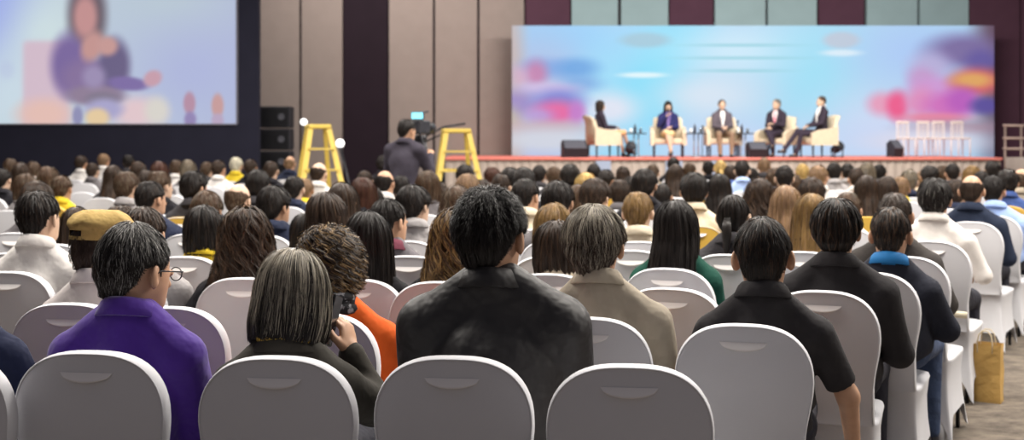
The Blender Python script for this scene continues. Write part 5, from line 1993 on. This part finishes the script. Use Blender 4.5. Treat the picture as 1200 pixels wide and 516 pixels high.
PEOPLE = [
    # cx, top, width, style, hair, clothes, yaw
    (13, 185, 19, 'short', 'brown', 'grey', 0), (25, 190, 22, 'long', 'darkbrown', 'darkgrey', 0.1), (40, 189, 16, 'short', 'brown', 'offwhite', 0), (31, 203, 24, 'bob', 'brown', 'lightgrey', 0),
    (57, 195, 27, 'bob', 'brown', 'white', -0.3), (44, 212, 32, 'full', 'darkbrown', 'grey', 0), (47, 222, 46, 'short', 'black', 'white', -0.35),
    (96, 182, 18, 'short', 'darkbrown', 'white', -0.3), (122, 180, 20, 'short', 'lightbrown', 'white', 0), (109, 190, 13, 'short', 'darkbrown', 'grey', 0), (151, 181, 18, 'short', 'black', 'darkgrey', 0),
    (133, 193, 23, 'long', 'darkbrown', 'darkgrey', 0), (150, 200, 31, 'short', 'brown', 'lightgrey', -0.1), (163, 188, 22, 'short', 'darkbrown', 'black', 0), (187, 189, 19, 'bob', 'redbrown', 'grey', 0),
    (90, 241, 42, 'long', 'darkbrown', 'black', 0.2), (143, 239, 30, 'short', 'darkbrown', 'navy', 0), (170, 241, 37, 'short', 'darkbrown', 'lightgrey', 0),
    (189, 200, 28, 'short', 'brown', 'black', -0.5), (178, 211, 42, 'short', 'black', 'navy', -0.45),
    (207, 187, 18, 'short', 'brown', 'white', 0), (221, 187, 19, 'bob', 'taupe', 'grey', 0), (229, 200, 31, 'full', 'black', 'darkgrey', -0.5), (257, 187, 18, 'short', 'darkbrown', 'white', -0.3),
    (277, 184, 17, 'short', 'white', 'yellow', 0), (294, 186, 17, 'short', 'darkbrown', 'black', 0), (302, 198, 27, 'full', 'black', 'darkgrey', 0.2), (280, 213, 38, 'bald', 'brown', 'cream', -0.2),
    (243, 223, 31, 'full', 'brown', 'navy', 0), (240, 240, 47, 'bob', 'black', 'yellow', -0.2),
    (318, 188, 20, 'short', 'darkbrown', 'black', 0), (340, 182, 18, 'bald', 'lightbrown', 'navy', 0), (323, 217, 42, 'full', 'black', 'navy', -0.6),
    (374, 189, 27, 'bald', 'darkbrown', 'white', -0.1), (402, 213, 34, 'long', 'darkbrown', 'black', -0.3), (384, 225, 39, 'bob', 'darkbrown', 'darkgrey', -0.4), (426, 207, 29, 'bob', 'redbrown', 'black', 0),
    (450, 182, 23, 'full', 'black', 'black', 0), (451, 198, 27, 'bald', 'black', 'white', -0.3), (428, 199, 18, 'short', 'darkbrown', 'grey', 0), (362, 248, 46, 'bob', 'black', 'darkgrey', -0.2),
    (502, 200, 30, 'bob', 'brown', 'grey', 0), (486, 216, 38, 'full', 'black', 'lightgrey', -0.5), (545, 192, 22, 'full', 'black', 'black', 0),
    (548, 203, 29, 'short', 'lightbrown', 'darkgrey', 0), (536, 217, 33, 'wavy', 'brown', 'darkgrey', 0), (578, 195, 18, 'short', 'redbrown', 'white', -0.5), (598, 196, 20, 'full', 'black', 'cream', 0),
    (614, 196, 30, 'full', 'black', 'black', 0), (617, 208, 29, 'short', 'black', 'cream', -0.4), (649, 194, 22, 'short', 'brown', 'darkgrey', 0), (668, 192, 25, 'full', 'black', 'black', 0), (654, 211, 39, 'full', 'black', 'grey', -0.2),
    (696, 191, 16, 'short', 'black', 'black', 0), (687, 202, 21, 'bob', 'blond', 'beige', 0), (711, 198, 24, 'short', 'black', 'grey', -0.6), (730, 194, 13, 'long', 'darkbrown', 'black', 0),
    (699, 209, 31, 'full', 'darkbrown', 'white', -0.4), (678, 215, 21, 'long', 'brown', 'brown', 0), (756, 197, 34, 'full', 'black', 'black', -0.3), (748, 223, 41, 'short', 'goldbrown', 'dotted', -0.2),
    (649, 238, 39, 'bob', 'goldbrown', 'offwhite', 0), (652, 257, 38, 'bob', 'darkbrown', 'cream', 0.1), (791, 191, 25, 'long', 'darkbrown', 'navy', 0), (813, 202, 30, 'full', 'black', 'cream', 0), (789, 184, 14, 'full', 'black', 'black', 0),
    (843, 202, 29, 'long', 'black', 'grey', 0), (844, 187, 17, 'pony', 'blond', 'black', 0), (830, 188, 13, 'short', 'black', 'black', 0), (870, 187, 20, 'short', 'black', 'lightblue', -0.1), (895, 184, 19, 'short', 'lightbrown', 'darkgrey', 0),
    (890, 209, 33, 'wavy', 'darkbrown', 'darkgrey', 0), (860, 226, 40, 'pony', 'black', 'darkgrey', -0.2), (776, 214, 18, 'short', 'black', 'black', 0), (908, 196, 18, 'short', 'brown', 'darkgrey', 0),
    (919, 193, 24, 'short', 'black', 'black', 0), (940, 191, 14, 'short', 'blond', 'navy', 0), (960, 193, 23, 'short', 'lightbrown', 'white', -0.6), (977, 190, 17, 'short', 'black', 'lightgrey', 0), (993, 191, 16, 'short', 'black', 'lightgrey', 0),
    (1016, 190, 18, 'bob', 'taupe', 'grey', 0), (951, 208, 26, 'full', 'darkbrown', 'black', 0), (1015, 204, 28, 'long', 'darkbrown', 'offwhite', 0), (1039, 206, 22, 'bob', 'darkbrown', 'beige', 0), (921, 216, 37, 'long', 'lightbrown', 'black', 0.1),
    (951, 225, 36, 'long', 'goldbrown', 'black', 0.2), (993, 224, 22, 'short', 'brown', 'offwhite', 0),
    (1065, 198, 18, 'short', 'taupe', 'navy', 0), (1089, 194, 26, 'full', 'black', 'yellow', 0), (1116, 191, 19, 'short', 'black', 'darkgrey', 0), (1163, 188, 18, 'full', 'black', 'black', 0), (1181, 198, 20, 'full', 'black', 'blue', 0),
    (1197, 196, 22, 'bald', 'brown', 'beige', 0), (1121, 209, 18, 'short', 'darkbrown', 'navy', 0), (1139, 194, 18, 'bob', 'goldbrown', 'cream', 0), (1055, 206, 15, 'short', 'lightbrown', 'yellow', 0),
    # the last few rows before the stage
    (3, 197, 18, 'short', 'black', 'black', 0), (73, 205, 18, 'short', 'brown', 'yellow', 0), (172, 199, 20, 'bob', 'darkbrown', 'black', 0), (243, 189, 14, 'short', 'brown', 'darkgrey', 0), (357, 208, 14, 'short', 'lightbrown', 'yellow', 0),
    (632, 193, 14, 'short', 'black', 'darkgrey', 0), (587, 203, 18, 'short', 'darkbrown', 'darkgrey', 0), (740, 205, 15, 'short', 'black', 'yellow', 0), (726, 210, 18, 'short', 'darkbrown', 'grey', 0), (765, 192, 12, 'short', 'brown', 'beige', 0),
    (808, 190, 12, 'short', 'brown', 'grey', 0), (856, 193, 13, 'short', 'darkbrown', 'blue', 0), (1030, 192, 13, 'short', 'black', 'grey', 0), (1003, 196, 13, 'short', 'darkbrown', 'white', 0), (1079, 200, 12, 'short', 'lightbrown', 'cream', 0),
    (1150, 200, 15, 'short', 'black', 'white', 0), (1104, 193, 13, 'short', 'brown', 'grey', 0), (930, 203, 14, 'short', 'brown', 'navy', 0), (880, 196, 13, 'short', 'black', 'grey', 0), (663, 203, 14, 'short', 'brown', 'cream', 0),
    (470, 205, 16, 'short', 'black', 'darkgrey', 0), (515, 212, 18, 'short', 'darkbrown', 'grey', 0), (436, 218, 20, 'short', 'black', 'black', 0), (565, 210, 18, 'bob', 'darkbrown', 'cream', 0), (345, 205, 16, 'short', 'black', 'navy', 0),
]
MARKS = [(-50, 'at the far left picture edge'), (45, 'below the armchair on screen'), (95, 'below the speaker on screen'), (145, "below the big screen's middle"), (190, "below the raised hand on screen"),
         (232, "below the big screen's right part"), (272, 'below the lower right screen corner'), (305, 'in front of the loudspeaker tower'), (345, 'in front of the left ladder'), (398, 'between left ladder and dark column'),
         (430, 'in front of the dark column'), (468, 'in front of the camera operator'), (512, 'in front of the right ladder'), (556, "below the stage's left end"), (600, "below the stage backdrop's left end"), (640, 'below the left stage monitor'),
         (690, 'below the leftmost panelist'), (735, 'below the first side table'), (770, 'below the panelist in navy'), (805, 'below the second side table'), (832, 'below the middle panelist'), (866, 'below the third side table'),
         (895, 'below the grey-haired panelist'), (930, 'below the rightmost panelist'), (972, 'below the right stage spotlight'), (1000, 'below the empty right stage'), (1045, 'below the pink backdrop collage'), (1090, "below the stage's pale chairs"),
         (1140, 'near the stage stairs'), (1300, 'near the stage stairs')]


def mark(x):
    ph = MARKS[0][1]
    for a, t in MARKS:
        if x >= a:
            ph = t
    return ph


recs = []
for k, (cx, top, w_, sty, hc_, cc, yaw) in enumerate(PEOPLE):
    wr = {'wavy': 0.215, 'long': 0.20, 'bob': 0.20, 'curly': 0.22}.get(sty, 0.19)
    s1 = w_ / wr
    s2 = (top - HOR) / 0.235
    s_ = (s1 ** 0.45) * (s2 ** 0.55)
    lo_, hi_ = (top - HOR) / (CAMZ - (1.06 if top > 235 else 1.11)), (top - HOR) / (CAMZ - 1.41)
    s_ = min(max(s_, lo_), hi_)
    Y = min(F / s_, 22.5)
    recs.append(dict(k=k, cx=cx, top=top, sty=sty, hair=hc_, cc=cc, yaw=yaw, Y=Y, ylo=max(F / hi_, min(Y * 0.84, Y), 5.3 if top < 235 else 4.9), yhi=max(5.5, min(F / lo_, Y * (1.2 if top < 235 else 1.4), 24.0))))
PIN = [(o.location.x, o.location.y) for o in CHAIRS]
PIN += [(o.location.x, o.location.y - 0.06 + d_) for o in bpy.data.objects if o.name.split('.')[0] in ('step_ladder', 'video_camera', 'camera_crane', 'lamp_stand') for d_ in ((-0.3, 0.3) if 'ladder' in o.name else (0,))]
PIN += [((474 - 600) / 108.0, F / 108.0 - 0.06)]
# choose each depth along its line of sight so that nobody sits inside anybody else
prs = np.random.RandomState(3)
NC = len(recs)
CXA = np.array([(a['cx'] - 600) / F for a in recs])
YL, YH = np.array([a['ylo'] for a in recs]), np.array([a['yhi'] for a in recs])
YP = np.clip(np.array([a['Y'] for a in recs]), YL, YH)
PX, PY = np.array([p[0] for p in PIN]), np.array([p[1] + 0.06 for p in PIN])


def clash(i, y, Ys):
    x = CXA[i] * y
    dx, dy = np.abs(CXA * Ys - x) / 0.46, np.abs(Ys - y) / 0.80
    c = np.clip(1 - dx, 0, None) * np.clip(1 - dy, 0, None)
    c[i] = 0
    d2, e2 = np.abs(PX - x) / 0.47, np.abs(PY - y) / 0.80
    return 30 * (c.sum() + (np.clip(1 - d2, 0, None) * np.clip(1 - e2, 0, None)).sum()) + 1.2 * abs(math.log(y / YP[i]))


YS = YP.copy()
for it in range(60):
    for i in prs.permutation(NC):
        c0 = clash(i, YS[i], YS)
        cand = np.concatenate([prs.uniform(YL[i], YH[i], 6), np.clip(YS[i] + prs.normal(0, 0.25, 6), YL[i], YH[i])])
        cc_ = [clash(i, y, YS) for y in cand]
        j = int(np.argmin(cc_))
        if cc_[j] < c0:
            YS[i] = cand[j]
for a, y in zip(recs, YS):
    a['Y'] = float(y)
keep = []
for a in sorted(recs, key=lambda q: q['Y']):
    ax = (a['cx'] - 600) * a['Y'] / F
    bad = [b_ for b_ in keep if abs((b_['cx'] - 600) * b_['Y'] / F - ax) < 0.36 and abs(b_['Y'] - a['Y']) < 0.50]
    bad += [1 for bx, by in PIN if abs(ax - bx) < 0.40 and abs(a['Y'] - 0.06 - by) < 0.55]
    if bad:
        print('conflict', a['cx'], a['top'], round(a['Y'], 1))
        if a['k'] >= 96:
            continue
    keep.append(a)
recs = keep

BODY, TOPM, LEGM, SHOE = {}, {}, {}, {}
HS = (1.10, 1.19, 1.27, 1.35)
for H_ in HS:
    for fem in (False, True):
        sw_ = 0.152 if fem else 0.172
        for yaw in (-0.5, -0.2, 0.0, 0.2):
            J = joints(H=H_, sw=sw_, yaw=yaw, ell=(-sw_ + 0.004, 0.05, H_ - 0.625), elr=(sw_ - 0.004, 0.05, H_ - 0.625))
            V, Q, mi = body_geo(J, 0.020, 0.0068, fem, handh=0.0065)
            BODY[(H_, fem, yaw)] = (raw_mesh('body', V, Q, [SKIN, LIP, EYEM], True, mi), J)
        for kd in ('jacket', 'shirt'):
            J = joints(H=H_, sw=sw_, ell=(-sw_ + 0.004, 0.05, H_ - 0.625), elr=(sw_ - 0.004, 0.05, H_ - 0.625))
            V, Q = top_geo(J, 0.016, kd, 0.0, fem)
            TOPM[(H_, fem, kd)] = raw_mesh(kd, V, Q, cloth('grey', COLS['grey']))
            V, Fc = collar_geo(J, 0.064, 'suit' if kd == 'jacket' else 'shirt')
            TOPM[(H_, fem, kd, 'c')] = raw_mesh('collar', V, Fc, cloth('grey', COLS['grey']))
J0 = joints(H=1.28)
V, Q = legs_geo(J0, 0.018)
LEGM = raw_mesh('trousers', V, Q, cloth('dark_trousers', srgb(44, 44, 52)))
for sd in (-1, 1):
    V, Q = shoe_geo(J0, sd, 0.014)
    SHOE[sd] = raw_mesh('shoe', V, Q, blackp)
HM = {}


def hair_shared(sty, lod, var):
    k = (sty, lod, var)
    if k not in HM:
        n, wd = {0: (2600, 0.0016), 1: (900, 0.0028)}[lod]
        V, Fc, mi = hair_geo(sty, seed=100 + var * 7 + len(sty), n=n, wid=wd, grey=0.15 if sty != 'buzz' else 0, lump=1.3, part=(sty in ('long', 'bob') and var == 0), nth=72)
        HM[k] = raw_mesh('hair', V, Fc, [HAIR['black'], HAIR['grey']], True, mi)
    return HM[k]


LIGHTER = {'black': 'darkbrown', 'darkbrown': 'brown', 'brown': 'taupe', 'redbrown': 'brown', 'lightbrown': 'goldbrown', 'goldbrown': 'lightbrown', 'blond': 'lightbrown', 'white': 'grey', 'grey': 'white', 'taupe': 'grey'}
# labels first, so that each singles out one person
rng = random.Random(5)
for a in recs:
    s_ = F / a['Y']
    a['place'] = mark(a['cx'])
    a['desc'] = (SN[a['sty']] % HN[a['hair']]) + ', ' + CLN[a['cc']]
groups_ = {}
for a in recs:
    groups_.setdefault((a['desc'], a['place']), []).append(a)
for (d_, p_), lst in groups_.items():
    if len(lst) == 1:
        lst[0]['lab'] = f'{d_}, {p_}'
    else:
        lst.sort(key=lambda q: q['cx'])
        nm = {2: ['left one', 'right one'], 3: ['leftmost', 'middle one', 'rightmost']}.get(len(lst)) or ['leftmost', 'second from left', 'third from left', 'rightmost']
        for q, t in zip(lst, nm):
            q['lab'] = f'{d_}, {p_}, {t}'
for a in recs:
    s_ = F / a['Y']
    X = (a['cx'] - 600) / s_
    Y = a['Y']
    H = CAMZ - (a['top'] - HOR) / s_
    H = min(max(H, 1.05), 1.43)
    H_ = min(HS, key=lambda q: abs(q - H))
    sc = 1.0
    kz = H / H_
    fem = a['sty'] in ('bob', 'long', 'wavy', 'curly', 'pony')
    yv = min((-0.5, -0.2, 0.0, 0.2), key=lambda q: abs(q - a['yaw']))
    me, J = BODY[(H_, fem, yv)]
    ang = facing(X, Y)
    hx, hy, _ = J['head']
    c_, q_ = cos(-ang), sin(-ang)
    rx, ry = X - (c_ * hx - q_ * hy) * sc, Y - (q_ * hx + c_ * hy) * sc
    r = empty('person', (rx, ry, 0), -ang, 1.0)
    r.scale = (1, 1, kz)
    tag(r, 'person with ' + a['lab'], 'person', 'seated audience')
    bo = link('body', me, r)
    if a['k'] % 3 == 0:
        setmat(bo, SKIN_PALE)
    elif a['k'] % 5 == 0:
        setmat(bo, SKIN_DARK)
    kd = 'jacket' if a['cc'] in ('black', 'navy', 'darkgrey', 'brown') else 'shirt'
    cm = cloth(a['cc'], COLS[a['cc']])
    t_ = link(kd, TOPM[(H_, fem, kd)], r)
    setmat(t_, cm)
    cl = link('collar', TOPM[(H_, fem, kd, 'c')], t_)
    setmat(cl, cm)
    link('trousers', LEGM, r)
    for sd in (-1, 1):
        link('shoe', SHOE[sd], r)
    hm = hair_shared(a['sty'], 0 if s_ > 130 else 1, a['k'] % 2)
    ho = link('hair', hm, r, J['head'], (0, 0, J['yaw']))
    k_ = 0.97 + 0.06 * ((a['k'] * 37) % 10) / 10
    ho.scale = (k_, k_, k_)
    setmat(ho, HAIR[a['hair']], 0)
    setmat(ho, HAIR[LIGHTER[a['hair']]], 1)
    gold = (a['top'] in range(190, 206) and a['k'] % 3 == 1)
    chair(rx, ry, ang, ('gold' if gold else 'white') + ' chair under ' + a['lab'], far=s_ < 150, gold=gold)

# empty seats that show between the people
EMPTY = [(25, 297, 232), (30, 322, 272), (12, 235, 120), (100, 226, 106), (120, 231, 115), (205, 216, 92), (204, 229, 112), (203, 249, 146), (222, 303, 240), (640, 312, 256), (655, 336, 298), (747, 294, 224),
         (821, 339, 302), (838, 295, 226), (832, 256, 158), (890, 250, 150), (944, 298, 231), (490, 252, 150), (505, 270, 182), (495, 334, 296), (892, 321, 272), (1014, 250, 147), (1010, 282, 202), (1190, 243, 134), (1230, 252, 152), (480, 289, 215)]
EM_L = ['beneath the off-white shirt at the left edge', 'left of the yellow cap wearer', 'at the far left edge, small and distant', 'below the white shirts under the big screen', 'right of the white shirts under the big screen',
        'below the screen, farthest of a file of three', 'below the screen, middle of a file of three', 'below the screen, nearest of a file of three', 'right of the yellow top with black bob', 'left behind the taupe-haired person in beige',
        'just left of the beige shirt', 'in front of the speckled cream shirt', 'left of the dark grey polo', 'in front of the black ponytail', 'behind the green top, small and distant', 'right of the black ponytail, small and distant',
        'in front of the long golden brown hair', 'right of the mask strap wearer, distant', 'right of the maroon and grey top', 'partly hidden by the broad person in black', 'right of the dark green top, by the polo', 'in front of the long dark brown hair, distant',
        'left behind the blue lanyard', 'at the right picture edge, distant', 'at the right picture edge, by the light blue shirt', 'right of the long straight black hair']
for (px, top, s_), lb in zip(EMPTY, EM_L):
    s_ = (top - HOR) / 0.57
    X, Y = (px - 600) / s_, F / s_ + 0.3
    bad = False
    for o in CHAIRS:
        dx, dy = abs(o.location.x - X), abs(o.location.y - Y)
        if dx < 0.40 and dy < 0.46:
            bad = True
    if bad:
        print('skip empty', px, top)
        continue
    chair(X, Y, facing(X, Y), 'empty white covered chair ' + lb, far=s_ < 150)
for l_, os_ in ALL_LABELS.items():
    if len(os_) > 1:
        print('DUP', l_, len(os_))
    n_ = len(l_.replace('-', ' ').split())
    if n_ > 16:
        print('LONG', n_, l_)
